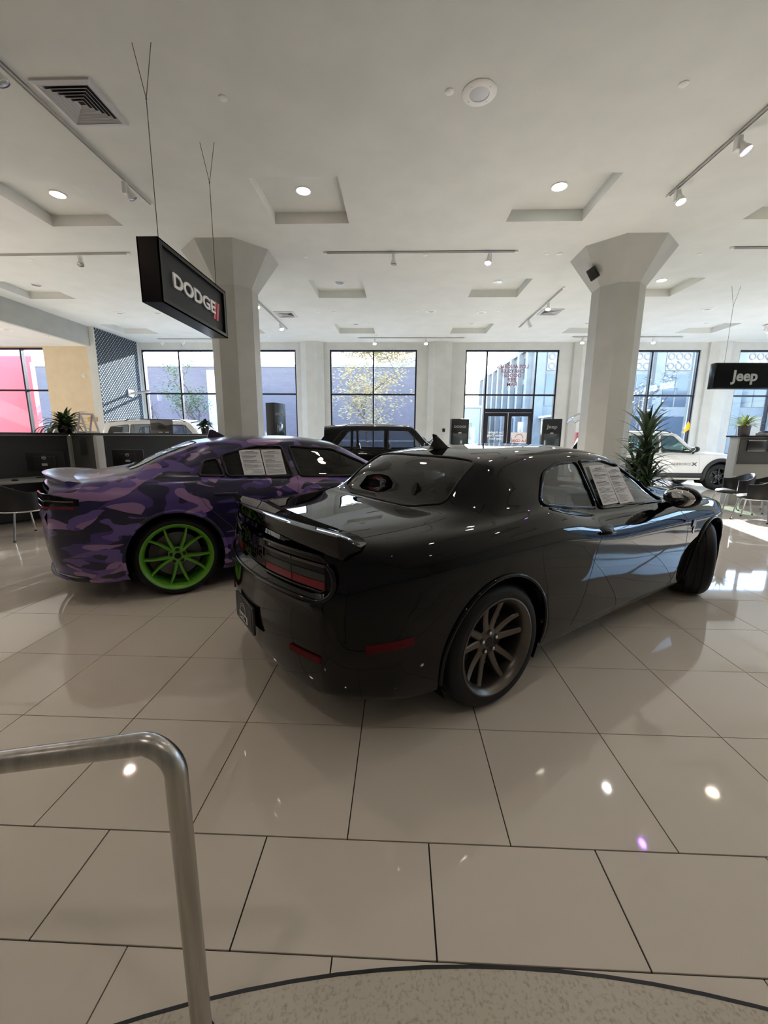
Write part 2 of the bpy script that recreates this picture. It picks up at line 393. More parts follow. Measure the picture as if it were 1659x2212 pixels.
def sstep(t): t = np.clip(t, 0, 1); return t*t*(3-2*t)
SUB = 5
def shell_grid(sp):
    x0, x1 = sp['x']; n = 170
    t = np.linspace(0, 1, n); t = t - .10*np.sin(2*PI*t)/(2*PI)*1.6; xs = x0 + (x1-x0)*t
    K = len(sp['rows']); Y = np.zeros((n, K)); Z = np.zeros((n, K)); D = np.zeros((n, K))
    wr = sstep(1-(xs-x0)/.30); wf = sstep(1-(x1-xs)/.45)
    for k, r in enumerate(sp['rows']):
        Y[:, k] = pchip(*zip(*r[0]))(xs); Z[:, k] = pchip(*zip(*r[1]))(xs); D[:, k] = xs + r[2]*wr + r[3]*wf
    tt = np.linspace(0, K-1, (K-1)*SUB+1)
    G = np.stack([pchip(np.arange(K), A.T)(tt).T for A in (D, Y, Z)], -1)
    wr2 = sstep(1-(xs-x0)/.75)[:, None]; wf2 = sstep(1-(x1-xs)/1.0)[:, None]; q = (G[:, :, 1]/sp['W'])**2
    G[:, :, 0] += sp['Cr']*q*wr2 - sp['Cf']*q*wf2
    return G
def shell_bm(G):
    bm = bmesh.new(); n, m = G.shape[:2]
    L = [[bm.verts.new(G[i, j]) for j in range(m)] for i in range(n)]
    R_ = [[bm.verts.new((G[i, j, 0], -G[i, j, 1], G[i, j, 2])) for j in range(m-1)] + [L[i][m-1]] for i in range(n)]
    for i in range(n-1):
        for j in range(m-1):
            bm.faces.new((L[i][j], L[i][j+1], L[i+1][j+1], L[i+1][j])); bm.faces.new((R_[i][j], R_[i+1][j], R_[i+1][j+1], R_[i][j+1]))
    bm.normal_update(); return bm
def inside(p, poly):
    x, y = p; c = False; n = len(poly)
    for i in range(n):
        x1, y1 = poly[i]; x2, y2 = poly[i-1]
        if (y1 > y) != (y2 > y) and x < (x2-x1)*(y-y1)/(y2-y1)+x1: c = not c
    return c
def cut(bm, poly, ax, cond):
    """cut the faces that meet cond along the outline poly (seen along the third axis) and return the faces inside it"""
    ia, ib = ax; n = len(poly); e = .004
    P0 = [min(p[i] for p in poly)-e for i in (0, 1)]; P1 = [max(p[i] for p in poly)+e for i in (0, 1)]
    def hit(f, lo, hi):
        u = [v.co[ia] for v in f.verts]
        if max(u) < lo[0] or min(u) > hi[0]: return False
        w = [v.co[ib] for v in f.verts]
        return not (max(w) < lo[1] or min(w) > hi[1])
    cand = {f for f in bm.faces if hit(f, P0, P1) and cond(f)}
    for k in range(n):
        a, b = poly[k], poly[(k+1) % n]
        lo = (min(a[0], b[0])-e, min(a[1], b[1])-e); hi = (max(a[0], b[0])+e, max(a[1], b[1])+e)
        fs = [f for f in cand if hit(f, lo, hi)]
        if not fs or math.dist(a, b) < 1e-6: continue
        no = [0, 0, 0]; no[ia] = b[1]-a[1]; no[ib] = -(b[0]-a[0]); co = [0, 0, 0]; co[ia], co[ib] = a
        g = set(fs)
        for f in fs: g.update(f.edges); g.update(f.verts)
        ret = bmesh.ops.bisect_plane(bm, geom=list(g), dist=1e-6, plane_co=co, plane_no=Vector(no).normalized())
        cand |= {q for q in ret['geom'] if isinstance(q, bmesh.types.BMFace)}
        cand = {f for f in cand if f.is_valid}
    out = []
    for f in cand:
        c = f.calc_center_median()
        if inside((c[ia], c[ib]), poly): out.append(f)
    return out
def take(bm, faces, name, off=0):
    vs = {}; V = []; Fs = []
    for f in faces:
        q = []
        for v in f.verts:
            if v not in vs: vs[v] = len(V); V.append(v.co + v.normal*off)
            q.append(vs[v])
        Fs.append(q)
    me = bpy.data.meshes.new(name); me.from_pydata(V, [], Fs); me.update()
    for p in me.polygons: p.use_smooth = True
    return me
def rounded(pts, r, n=4):
    out = []; m = len(pts)
    for i in range(m):
        p = Vector(pts[i]); a = (Vector(pts[i-1])-p); b = (Vector(pts[(i+1) % m])-p)
        k = min(r, a.length*.45, b.length*.45); A = p+a.normalized()*k; B = p+b.normalized()*k
        for q in range(n+1):
            t = q/n; out.append(tuple(A*(1-t)**2 + p*2*t*(1-t) + B*t*t))
    return out
class Surf:
    def __init__(s, G):
        bm = shell_bm(G); s.t = BVHTree.FromBMesh(bm); bm.free()
    def side(s, x, z, sg=1, off=0):
        h = s.t.ray_cast(Vector((x, sg*3, z)), Vector((0, -sg, 0)))
        if h[0] is None: return Vector((x, sg*.9, z))
        return h[0] + Vector((0, sg*off, 0))
    def top(s, x, y, off=0):
        h = s.t.ray_cast(Vector((x, y, 4)), Vector((0, 0, -1)))
        if h[0] is None: return Vector((x, y, 1))
        return h[0] + Vector((0, 0, off))
def dense(pl, step=.03, closed=False):
    P = list(pl) + ([pl[0]] if closed else []); out = []
    for a, b in zip(P, P[1:]):
        n = max(1, int(math.dist(a, b)/step)); out += [tuple(np.array(a)+(np.array(b)-np.array(a))*i/n) for i in range(n)]
    if not closed: out.append(P[-1])
    return out
def cap_grid(G, sp, end, ktop=6, nq=61, fn=None):
    i = 0 if end == 'r' else -1; j6 = ktop*SUB; C_ = sp['Cr'] if end == 'r' else -sp['Cf']; rows = []
    zc = G[i, -1, 2]; z6 = G[i, j6, 2]
    extra = np.linspace(0, 1, 1)
    for j in range(j6+1):
        xj, yj, zj = G[i, j]; b = xj - C_*(yj/sp['W'])**2; row = []
        for q in np.linspace(-1, 1, nq):
            y = q*yj; z = zj + (j/j6)**4*(zc-z6)*(1-q*q); x = b + C_*(y/sp['W'])**2
            if fn: x += fn(y, z, j/j6)
            row.append((x, y, z))
        rows.append(row)
    return rows
def raw_grid(rows, name, m, parent):
    mb = MB().grid(rows); me = bpy.data.meshes.new(name); me.from_pydata(mb.v, [], mb.f); me.update()
    for p in me.polygons: p.use_smooth = True
    me.set_sharp_from_angle(angle=math.radians(50)); return link(name, me, m, parent)
def sweep_y(sec, y0, y1, n, xf, name, m, parent, zf=None, bevel=0, taper=None, chord=None):
    """closed section [(dx,z)] carried along y; x follows xf(y)"""
    k = len(sec); mb = MB(); V = []
    for i in range(n+1):
        y = y0+(y1-y0)*i/n; s = taper(y) if taper else 1; cz = sum(p[1] for p in sec)/k
        for dx, z in sec: V.append((xf(y)+dx*(chord(y) if chord else 1), y, (cz+(z-cz)*s)+(zf(y) if zf else 0)))
    Fs = [tuple(range(k)), tuple(range(n*k, n*k+k))[::-1]]
    for i in range(n):
        for j in range(k): Fs.append((i*k+j, (i+1)*k+j, (i+1)*k+(j+1) % k, i*k+(j+1) % k))
    mb.add(V, Fs); return mb.build(name, m, parent, bevel=bevel, smooth=35)

# ---- wheels (axis along y, outer face towards -y); meshes shared between copies
WM = {}
def wheel_meshes(key, R, rr, w, spokes, style):
    ax = Matrix.Rotation(PI/2, 4, 'X')            # lathe z -> -y
    d = {}
    wh = w/2
    d['tyre'] = MB().lathe([(rr-.012, -wh+.01), (rr+.012, -wh), (rr+(R-rr)*.55, -wh-.006), (R-.02, -wh+.012), (R-.004, -wh+.035), (R, -wh*.45), (R-.006, -wh*.42), (R-.006, -wh*.36), (R, -wh*.33), (R, -.012), (R-.006, -.009), (R-.006, .009), (R, .012), (R, wh*.33), (R-.006, wh*.36), (R-.006, wh*.42), (R, wh*.45), (R-.004, wh-.035), (R-.02, wh-.012), (rr+(R-rr)*.55, wh+.006), (rr+.012, wh), (rr-.012, wh-.01)], 64, ax).mesh('tyre', smooth=50)
    d['rim'] = MB().lathe([(rr-.05, -wh+.05), (rr-.03, -wh+.03), (rr-.03, wh-.05), (rr-.016, wh-.012), (rr+.004, wh+.004), (rr+.012, wh+.002), (rr+.010, wh-.012), (rr-.006, wh-.03), (rr-.018, wh-.06), (rr-.018, -wh+.03), (rr+.01, -wh+.01), (rr-.02, -wh+.02)], 64, ax, close=True).mesh('rim', smooth=40)
    d['disc'] = MB().lathe([(.05, -.02), (rr*.70, -.02), (rr*.70, .005), (.05, .005)], 48, ax, close=True).mesh('brake_disc', smooth=40)
    # spokes
    hubz = {'split': wh-.075, 'thin': wh-.05, 'suv': wh-.04}[style]; rimz = {'split': wh-.035, 'thin': wh-.028, 'suv': wh-.03}[style]
    def bar(r0, a0, r1, a1, w0, w1, t0, t1, z0, z1, bend=0, n=8):
        mb = MB(); secs = []
        for i in range(n+1):
            t = i/n; r = r0+(r1-r0)*t; a = a0+(a1-a0)*(t**1.3)+bend*math.sin(PI*t); ww = w0+(w1-w0)*t; th = t0+(t1-t0)*t; z = z0+(z1-z0)*t*t
            c = Vector((r*math.cos(a), r*math.sin(a), 0)); tg = Vector((-math.sin(a), math.cos(a), 0))
            secs.append([c-tg*ww/2+Vector((0, 0, z-th)), c-tg*ww/2*.8+Vector((0, 0, z-.006)), c-tg*ww*.28+Vector((0, 0, z)), c+tg*ww*.28+Vector((0, 0, z)), c+tg*ww/2*.8+Vector((0, 0, z-.006)), c+tg*ww/2+Vector((0, 0, z-th))])
        k = 6; V = [ax @ p for s_ in secs for p in s_]; Fs = [tuple(range(k)), tuple(range(n*k, n*k+k))]
        for i in range(n):
            for j in range(k): Fs.append((i*k+j, i*k+(j+1) % k, (i+1)*k+(j+1) % k, (i+1)*k+j))
        return mb.add(V, Fs).mesh('spoke', smooth=30)
    sp = []
    if style == 'split':
        for i in range(5):
            a = 2*PI*i/5 + .31
            for s_ in (-1, 1): sp.append(bar(.055, a+s_*.24, rr-.012, a+s_*.225, .060, .040, .055, .04, hubz, rimz, s_*.03))
    elif style == 'thin':
        for i in range(5):
            a = 2*PI*i/5 + PI/2 + .63
            for s_ in (-1, 1): sp.append(bar(.06, a+s_*.17, rr-.012, a+s_*.30, .038, .021, .045, .03, hubz, rimz))
    else:
        for i in range(7): sp.append(bar(.05, 2*PI*i/7, rr-.012, 2*PI*i/7, .034, .05, .04, .03, hubz, rimz))
    d['spokes'] = sp
    d['hub'] = MB().lathe([(.0, hubz-.05), (.082, hubz-.05), (.082, hubz-.008), (.072, hubz+.001), (.036, hubz+.003), (.034, hubz+.004), (0, hubz+.004)], 30, ax).mesh('hub', smooth=40)
    d['cap'] = MB().lathe([(0, hubz+.006), (.028, hubz+.006), (.031, hubz+.002)], 24, ax).mesh('centre_cap', smooth=40)
    d['nut'] = MB().lathe([(.0105, hubz), (.0105, hubz+.012), (.006, hubz+.016), (0, hubz+.016)], 6, ax).mesh('lug_nut')
    d['pocket'] = MB().lathe([(.019, hubz-.01), (.019, hubz+.0022), (.012, hubz+.0025), (0, hubz+.0025)], 16, ax).mesh('lug_pocket')
    d['caliper'] = MB().lathe([(rr*.52, -.05), (rr*.80, -.05), (rr*.80, .035), (rr*.52, .035)], 12, ax, 2.6, 3.7, close=True).mesh('brake_caliper', smooth=40)
    d['R'] = R; d['hubz'] = hubz; WM[key] = d; return d
def put_wheel(key, car, x, y, side, rimmat, steer=0, spin=0, capmat=None, detail=True, nutmat=None):
    d = WM[key]; R = d['R']
    t = link('wheel', d['tyre'], RUBBER, car); t.location = (x, y, R)
    t.rotation_euler = (0, 0, steer + (0 if side < 0 else PI))
    if spin: t.rotation_euler = (Matrix.Rotation(t.rotation_euler.z, 4, 'Z') @ Matrix.Rotation(spin, 4, 'Y')).to_euler()
    def sub(nm, me, m): 
        me2 = me if not me.materials or me.materials[0] == m else me.copy()
        if me2 is not me: me2.materials.clear()
        return link(nm, me2, m, t)
    sub('rim', d['rim'], rimmat)
    sub('brake_disc', d['disc'], mat('brake_disc_iron', (.12, .12, .12), .4, .8))
    if detail:
        sub('brake_caliper', d['caliper'], mat('caliper_black', (.03, .03, .03), .4))
        for s_ in d['spokes']: sub('spoke', s_, rimmat)
        sub('hub', d['hub'], rimmat); sub('centre_cap', d['cap'], capmat or BLACKG)
        for i in range(5):
            a = 2*PI*i/5
            for nm, key2, mm in (('lug_pocket', 'pocket', BLACKP), ('lug_nut', 'nut', nutmat or CHROME)):
                o = sub(nm, d[key2], mm); o.location = (.056*math.cos(a+PI/2), 0, .056*math.sin(a+PI/2))
    return t
wheel_meshes('muscle', .36, .268, .285, 10, 'split')
wheel_meshes('green', .37, .300, .285, 10, 'thin')
wheel_meshes('suv', .38, .245, .24, 7, 'suv')

def seat(name, parent, x, y, m, w=.52, h=.62):
    mb = MB()
    mb.box(x-.26, x+.26, y-w/2, y+w/2, .40, .56)
    Mx = Matrix.Translation((x-.24, y, .50)) @ Matrix.Rotation(-.25, 4, 'Y')
    mb.box(-.07, .07, -w/2, w/2, 0, h, Mx); mb.box(-.05, .05, -.13, .13, h+.04, h+.22, Mx)
    for s_ in (-1, 1): mb.tube([Mx @ Vector((0, s_*.06, h-.02)), Mx @ Vector((0, s_*.06, h+.06))], .01, 6)
    return mb.build(name, m, parent, bevel=.03, seg=3)

def build_car(name, label, cat, sp):
    """sp: rows, windows, seams, wheels. Car-local axes: x forward from the rear axle, y left, z up."""
    car = thing(name, label, cat, sp['loc'], math.radians(sp['head']))
    G = shell_grid(sp); S = Surf(G); bm = shell_bm(G); paint = sp['paint']; gl = sp['glass']
    wx = sp['wheels_x']; ra = sp['arch_r']; wz = sp['wheel_z']; tall = sp.get('arch_z', wz)
    for x in wx:
        n = 30; poly = [(x+ra*math.cos(a), tall+ra*math.sin(a)) for a in np.linspace(-.55, PI+.55, n)]
        poly = [(x+ra*.86, -.2)] + poly + [(x-ra*.86, -.2)]
        fs = cut(bm, poly, (0, 2), lambda f: abs(f.calc_center_median().y) > .5 and f.calc_center_median().z < 1.05)
        bmesh.ops.delete(bm, geom=fs, context='FACES')
    for nm, poly, pad in sp['side_windows']:
        poly = rounded(poly, pad)
        fs = cut(bm, poly, (0, 2), lambda f: abs(f.calc_center_median().y) > .3 and f.calc_center_median().z > .8)
        for sg in (-1, 1):
            g = [f for f in fs if f.calc_center_median().y*sg > 0]
            if g: link(nm, take(bm, g, nm, -.003), gl, car)
        bmesh.ops.delete(bm, geom=fs, context='FACES')
        for sg in (-1, 1):
            pts = [S.side(x, z, sg, .001) for x, z in dense(poly, .04, True)]
            MB().tube(pts, sp.get('trim_r', .007), 6, closed=True).build('window_trim', sp.get('trim', BLACKG), car, smooth=60)
    for nm, poly, pad in sp['top_windows']:
        poly = rounded(poly, pad)
        fs = cut(bm, poly, (0, 1), lambda f: f.calc_center_median().z > sp['belt']-.06 and abs(f.normal.z) > .12)
        if fs: link(nm, take(bm, fs, nm, -.003), sp.get('rear_glass', gl) if nm == 'rear_window' else gl, car)
        bmesh.ops.delete(bm, geom=fs, context='FACES')
        pts = [S.top(x, y, .001) for x, y in dense(poly, .05, True)]
        MB().tube(pts, .006, 6, closed=True).build('window_seal', BLACKP, car, smooth=60)
    for rows in (cap_grid(G, sp, 'r', ktop=sp.get('ktop', 6), fn=sp.get('rear_fn')), [r[::-1] for r in cap_grid(G, sp, 'f', fn=sp.get('front_fn'))]):
        vv = [[bm.verts.new(p) for p in r] for r in rows]
        for i in range(len(vv)-1):
            for j in range(len(vv[0])-1): bm.faces.new((vv[i][j], vv[i+1][j], vv[i+1][j+1], vv[i][j+1]))
    bmesh.ops.remove_doubles(bm, verts=bm.verts[:], dist=2e-4)
    me = bpy.data.meshes.new('body_shell'); bm.normal_update(); bm.to_mesh(me); bm.free()
    for p in me.polygons: p.use_smooth = True
    me.set_sharp_from_angle(angle=math.radians(60))
    body = link('body_shell', me, paint, car)
    x0, x1 = sp['x']; hw = sp['W']
    MB().box(x0+.55, x1-.6, -hw+.32, hw-.32, sp.get('floor_z', .18), sp.get('floor_z', .18)+.16).build('underbody', SHADOW, car)
    for x in wx:
        for sg in (-1, 1):
            Mx = Matrix.Translation((x, 0, tall)) @ Matrix.Rotation(PI/2, 4, 'X')
            yo = sg*(hw-.035); yi = sg*(hw-.36)
            MB().lathe([(ra+.004, -yo), (ra+.01, -yi), (0, -yi)], 24, Mx, -.5, PI+.5).build('wheel_well', SHADOW, car, smooth=40)
            pts = [S.side(x+ra*math.cos(a), tall+ra*math.sin(a), sg, .004) for a in np.linspace(-.25, PI+.25, 32)]
            MB().tube(pts, sp.get('lip_r', .011), 7).build('arch_lip', sp.get('lip', paint), car, smooth=60)
    for pl in sp['seams']:
        for sg in (-1, 1):
            MB().tube([S.side(x, z, sg, -.001) for x, z in dense(pl, .03)], .0028, 5).build('door_seam', BLACKP, car)
    for pl in sp.get('top_seams', []):
        MB().tube([S.top(x, y, -.001) for x, y in dense(pl, .03)], .0028, 5).build('panel_seam', BLACKP, car)
    # interior
    im = sp.get('interior', mat('dark_cabin_trim', (.02, .02, .021), .7))
    fx = sp['seat_x']
    for y in (-.37, .37): seat('front_seat', car, fx, y, im)
    seat('rear_seat', car, fx-.85, 0, im, 1.15, .55)
    MB().box(fx+.55, fx+.95, -.66, .66, .62, sp['belt']-.03).build('dashboard', im, car, bevel=.05, seg=3)
    Mx = Matrix.Translation((fx+.46, .37, sp['belt']-.08)) @ Matrix.Rotation(1.15, 4, 'Y')
    MB().lathe([(.17+.014*math.cos(a), .014*math.sin(a)) for a in np.linspace(0, 2*PI, 9)[:-1]], 28, Mx, close=True).build('steering_wheel', BLACKP, car, smooth=60)
    MB().box(fx-1.35, fx+1.0, -hw+.16, hw-.16, .34, .40).build('cabin_floor', im, car)
    for key, x, y, steer, spin in sp['wheels']:
        put_wheel(key, car, x, y, -1 if y < 0 else 1, sp['rim'], steer, spin, nutmat=sp.get('nut'))
    return car, S, G
def mirror_part(car, x, y, z, sg, m, w=.25):
    mb = MB(); Mx = Matrix.Rotation(sg*.12, 4, 'Z')
    mb.ball((x-.01, sg*(y+.14), z+.06), 1, 20, 12, (.085, .135, .085), Mx)
    o = mb.build('door_mirror', m, car, smooth=60)
    MB().tube([(x+.06, sg*(y-.06), z-.06), (x+.04, sg*(y+.02), z-.02), (x, sg*(y+.10), z+.02)], [.035, .03, .028], 10).build('mirror_stalk', m, o, smooth=60)
    MB().ball((x-.075, sg*(y+.14), z+.06), 1, 18, 8, (.022, .115, .066), Mx).build('mirror_glass', CHROME, o, smooth=60)
    return o
# ------------------------------------------------------------------ black coupe
BLACKPAINT = mat('gloss_black_paint', (.0035, .0035, .004), .4, 0, 1.0, .0, coat_rough=.008)
CARGL = glass('tinted_car_glass', (.42, .45, .45), 1.52)
DARKGL = glass('dark_rear_glass', (.10, .12, .115), 1.6)
BRONZE = mat('dark_bronze_alloy', (.13, .113, .098), .30, .85)
BLACKPAINT.node_tree.nodes['Principled BSDF'].inputs['Coat IOR'].default_value = 1.34
def keys(s): return [tuple(float(q) for q in p.split(':')) for p in s.split()]
coupe_rows = [
 (keys('-1.08:.55 0:.66 3:.66 3.93:.5'), keys('-1.08:.25 -.7:.22 0:.17 3:.17 3.93:.22'), .06, -.05),
 (keys('-1.08:.66 -1.06:.70 -1.02:.745 -.95:.785 -.6:.86 0:.885 1.4:.872 2.9:.885 3.6:.85 3.93:.66'), keys('-1.08:.27 -.6:.225 0:.19 3:.19 3.6:.2 3.93:.24'), .05, -.04),
 (keys('-1.08:.695 -1.06:.745 -1.02:.79 -.96:.83 -.75:.895 0:.925 1.4:.91 2.9:.925 3.5:.90 3.93:.70'), keys('-1.08:.37 -.6:.32 0:.28 3:.28 3.93:.32'), .02, -.01),
 (keys('-1.08:.715 -1.062:.765 -1.025:.81 -.96:.855 -.75:.915 0:.95 1.4:.932 2.9:.95 3.5:.915 3.93:.71'), keys('-1.08:.54 -.6:.49 0:.45 3:.45 3.93:.46'), 0, 0),
 (keys('-1.08:.72 -1.062:.77 -1.025:.815 -.96:.86 -.75:.92 0:.963 .7:.952 1.4:.943 2.9:.96 3.5:.92 3.93:.71'), keys('-1.08:.67 -.6:.65 0:.64 1.4:.62 3:.63 3.93:.58'), 0, 0),
 (keys('-1.08:.71 -1.062:.76 -1.025:.805 -.96:.85 -.75:.912 0:.955 .6:.950 1.4:.942 2.9:.953 3.5:.91 3.93:.69'), keys('-1.08:.83 -.3:.87 .4:.875 1.4:.79 2.9:.79 3.93:.71'), .02, 0),
 (keys('-1.08:.675 -1.062:.72 -1.025:.76 -.96:.80 -.75:.85 0:.885 .6:.875 1.4:.86 2.9:.885 3.5:.845 3.93:.62'), keys('-1.08:.965 -.5:.995 .1:1.02 .45:1.03 1.1:.945 2.2:.925 2.9:.905 3.6:.865 3.93:.79'), .05, -.02),
 (keys('-1.08:.66 -.75:.765 0:.815 .5:.79 1.1:.80 2.2:.81 2.9:.79 3.6:.73 3.93:.55'), keys('-1.08:1.0 -.5:1.02 .1:1.05 .47:1.085 .75:1.035 1.1:.98 2.2:.955 2.9:.945 3.6:.885 3.93:.81'), .06, -.05),
 (keys('-1.08:.60 -.4:.70 -.1:.735 .3:.715 .6:.695 1.1:.705 1.8:.70 2.25:.75 2.45:.70 2.9:.62 3.93:.45'), keys('-1.08:1.01 -.35:1.04 0:1.10 .3:1.20 .6:1.225 1.1:1.17 1.8:1.12 2.25:.985 2.5:.975 2.9:.965 3.6:.91 3.93:.82'), .06, -.06),
 (keys('-1.08:.50 -.4:.60 -.1:.615 .25:.56 .6:.575 1.1:.585 1.6:.58 2.0:.63 2.35:.66 2.5:.55 3.93:.35'), keys('-1.08:1.015 -.35:1.05 -.14:1.085 .05:1.23 .25:1.34 .6:1.365 1.1:1.37 1.6:1.335 2.0:1.15 2.35:1.0 2.5:.985 2.9:.975 3.6:.92 3.93:.83'), .06, -.06),
 (keys('-1.08:.28 0:.33 .3:.30 1.6:.31 2.4:.35 3.93:.2'), keys('-1.08:1.02 -.35:1.055 -.2:1.07 .02:1.26 .2:1.36 .6:1.415 1.1:1.43 1.55:1.395 2.0:1.18 2.38:1.01 2.55:.99 2.9:.985 3.6:.93 3.93:.84'), .06, -.06),
 (keys('-1.08:0 3.93:0'), keys('-1.08:1.02 -.35:1.06 -.22:1.07 0:1.26 .17:1.36 .6:1.425 1.1:1.44 1.55:1.405 2.0:1.19 2.4:1.01 2.55:.995 2.9:.99 3.6:.935 3.93:.845'), .06, -.06)]
def rr_recess(y, z, v):
    # the shallow full-width recess that carries the lamps, with rounded ends
    ey = (abs(y)-.60)/.16; ez0 = (z-.75)/.05; ez1 = (.985-z)/.035
    d = min(1, max(0, 1-max(0, ey)))*min(1, max(0, ez0))*min(1, max(0, ez1))
    lip = -.018*math.exp(-((z-.735)/.022)**2)*(1 if abs(y) < .68 else max(0, 1-(abs(y)-.68)/.08))
    return .085*float(sstep(d)) + lip
coupe_side = [('side_window', [(1.20, .995), (2.20, .965), (1.98, 1.135), (1.66, 1.275), (1.45, 1.318), (1.14, 1.32)], .03),
              ('quarter_window', [(.50, 1.085), (.80, 1.04), (1.165, .998), (1.10, 1.32), (.86, 1.312), (.66, 1.26)], .05)]
coupe_top = [('rear_window', [(-.10, -.575), (.205, -.52), (.165, 0), (.205, .52), (-.10, .575), (-.185, .35), (-.20, 0), (-.185, -.35)], .05),
             ('windshield', [(1.66, -.53), (2.26, -.64), (2.37, 0), (2.26, .64), (1.66, .53), (1.60, 0)], .05)]
A1 = math.radians(36.6)
coupe_sp = dict(loc=(0.0, 2.835, 0), head=36.6, x=(-1.08, 3.93), W=.95, Cr=.235, Cf=.34, rows=coupe_rows, paint=BLACKPAINT, glass=CARGL, rear_glass=DARKGL,
    wheels_x=(0, 2.946), arch_r=.408, wheel_z=.36, arch_z=.365, side_windows=coupe_side, top_windows=coupe_top, belt=1.0, rear_fn=rr_recess,
    seams=[[(1.06, .97), (1.02, .90), (.93, .80), (.86, .60), (.80, .40), (.74, .28)], [(2.24, .93), (2.36, .80), (2.36, .55), (2.26, .30), (2.2, .24)], [(.74, .28), (2.2, .24)]],
    top_seams=[[(-.92, -.66), (-.5, -.69), (-.2, -.70)], [(-.92, .66), (-.5, .69), (-.2, .70)]],
    seat_x=1.35, trim=BLACKG, trim_r=.012, rim=BRONZE,
    wheels=[('muscle', 0, -.80, 0, 0), ('muscle', 0, .80, 0, 1.0), ('muscle', 2.946, -.80, .48, .3), ('muscle', 2.946, .80, .48, .6)])
coupe, CS, CG = build_car('coupe', 'gloss black two door muscle coupe with rear spoiler', 'car', coupe_sp)
rx = lambda y: -1.08 + .235*(y/.95)**2
# spoiler
spx = lambda y: -1.04 + .14*(abs(y)/.78)**2.2
spz = lambda y: -.025*(abs(y)/.78)**2
spo = sweep_y([(.0, 1.092), (.03, 1.094), (.20, 1.050), (.30, 1.030), (.30, 1.018), (.14, 1.005), (.062, .985), (.030, .992), (.012, 1.03)], -.78, .78, 52, spx, 'spoiler', BLACKPAINT, coupe, spz, chord=lambda y: 1-.6*(abs(y)/.78)**9)
# lamps in the recess
px = lambda y: rx(y) + .066
LENS = mat('smoked_lens', (.008, .007, .007), .4, 0, .6, 0)
for sg in (-1, 1):
    a, b = (.20, .70) if sg > 0 else (-.70, -.20)
    lamp = sweep_y([(.02, .785), (.02, .955), (-.012, .945), (-.022, .87), (-.012, .795)], a, b, 22, px, 'tail_lamp', LENS, coupe)
    for c, d in ((.215, .46), (.467, .692)):
        c, d = (c, d) if sg > 0 else (-d, -c)
        sweep_y([(-.012, .797), (-.016, .838), (-.024, .838), (-.024, .800)], c, d, 12, px, 'red_strip', REDL, lamp)
        sweep_y([(-.016, .842), (-.018, .878), (-.0255, .878), (-.0255, .842)], c, d, 12, px, 'grey_lens', mat('grey_lens', (.03, .033, .033), .4, 0, .6, 0), lamp)
        sweep_y([(-.016, .905), (-.016, .925), (-.026, .922), (-.026, .908)], c, d, 12, px, 'bright_rib', mat('dark_chrome', (.07, .07, .075), .15, 1), lamp)
    # lamp surround with rounded end
    path = [(px(sg*.20)-.02, sg*.20, .955)] + [(px(sg*y)-.02, sg*y, .955) for y in np.linspace(.25, .66, 8)] + [(px(sg*.695)-.014, sg*.698, .93), (px(sg*.705)-.012, sg*.706, .87), (px(sg*.70)-.014, sg*.698, .81)] + [(px(sg*y)-.02, sg*y, .785) for y in np.linspace(.66, .20, 9)]
    MB().tube(path, .008, 8).build('lamp_rim', BLACKG, lamp, smooth=60)
cpan = sweep_y([(.02, .79), (.02, .95), (-.014, .945), (-.016, .795)], -.19, .19, 8, px, 'badge_panel', BLACKG, coupe)
text('lettering', 'DODGE', .065, mat('dark_chrome'), cpan, frame((-1.036, 0, .868), (0, -1, 0), (0, 0, 1)), .003, 1.35, .001, space=1.25)
# recess lower lip and bumper trim
ring = [(.66+.10*math.sin(q), .857+.105*math.cos(q)) for q in np.linspace(.75, PI-.1, 12)] + [(y, .751) for y in np.linspace(.60, -.60, 25)] + [(-.66-.10*math.sin(q), .857-.105*math.cos(q)) for q in np.linspace(.1, PI-.75, 12)]
MB().tube([(rx(y)+.004+.02*max(0, (abs(y)-.66)/.1), y, z) for y, z in ring], .012, 10).build('recess_rim', BLACKG, coupe, smooth=60)
for sg in (-1, 1):
    a, b = sorted((sg*.50, sg*.70))
    sweep_y([(.012, .455), (.008, .492), (-.006, .49), (-.006, .458)], a, b, 8, rx, 'rear_reflector', mat('dark_red_reflector', (.085, .004, .007), .4, 0, .4, 0), coupe)
    pts = [CS.side(x, z, sg, .003) for x, z in dense([(-.80, .548), (-.585, .565)], .03)]
    mb = MB(); V = []
    for p in pts:
        for dz in (-.021, .021): V += [(p.x, p.y-sg*.008, p.z+dz), (p.x, p.y+sg*.001, p.z+dz)]
    k = len(pts); Fs = []
    for i in range(k-1):
        q = i*4; Fs += [(q, q+4, q+6, q+2), (q+1, q+3, q+7, q+5), (q+2, q+6, q+7, q+3), (q, q+1, q+5, q+4)]
    Fs += [(0, 2, 3, 1), ((k-1)*4, (k-1)*4+1, (k-1)*4+3, (k-1)*4+2)]
    mb.add(V, Fs).build('side_marker', mat('dark_red_reflector'), coupe)
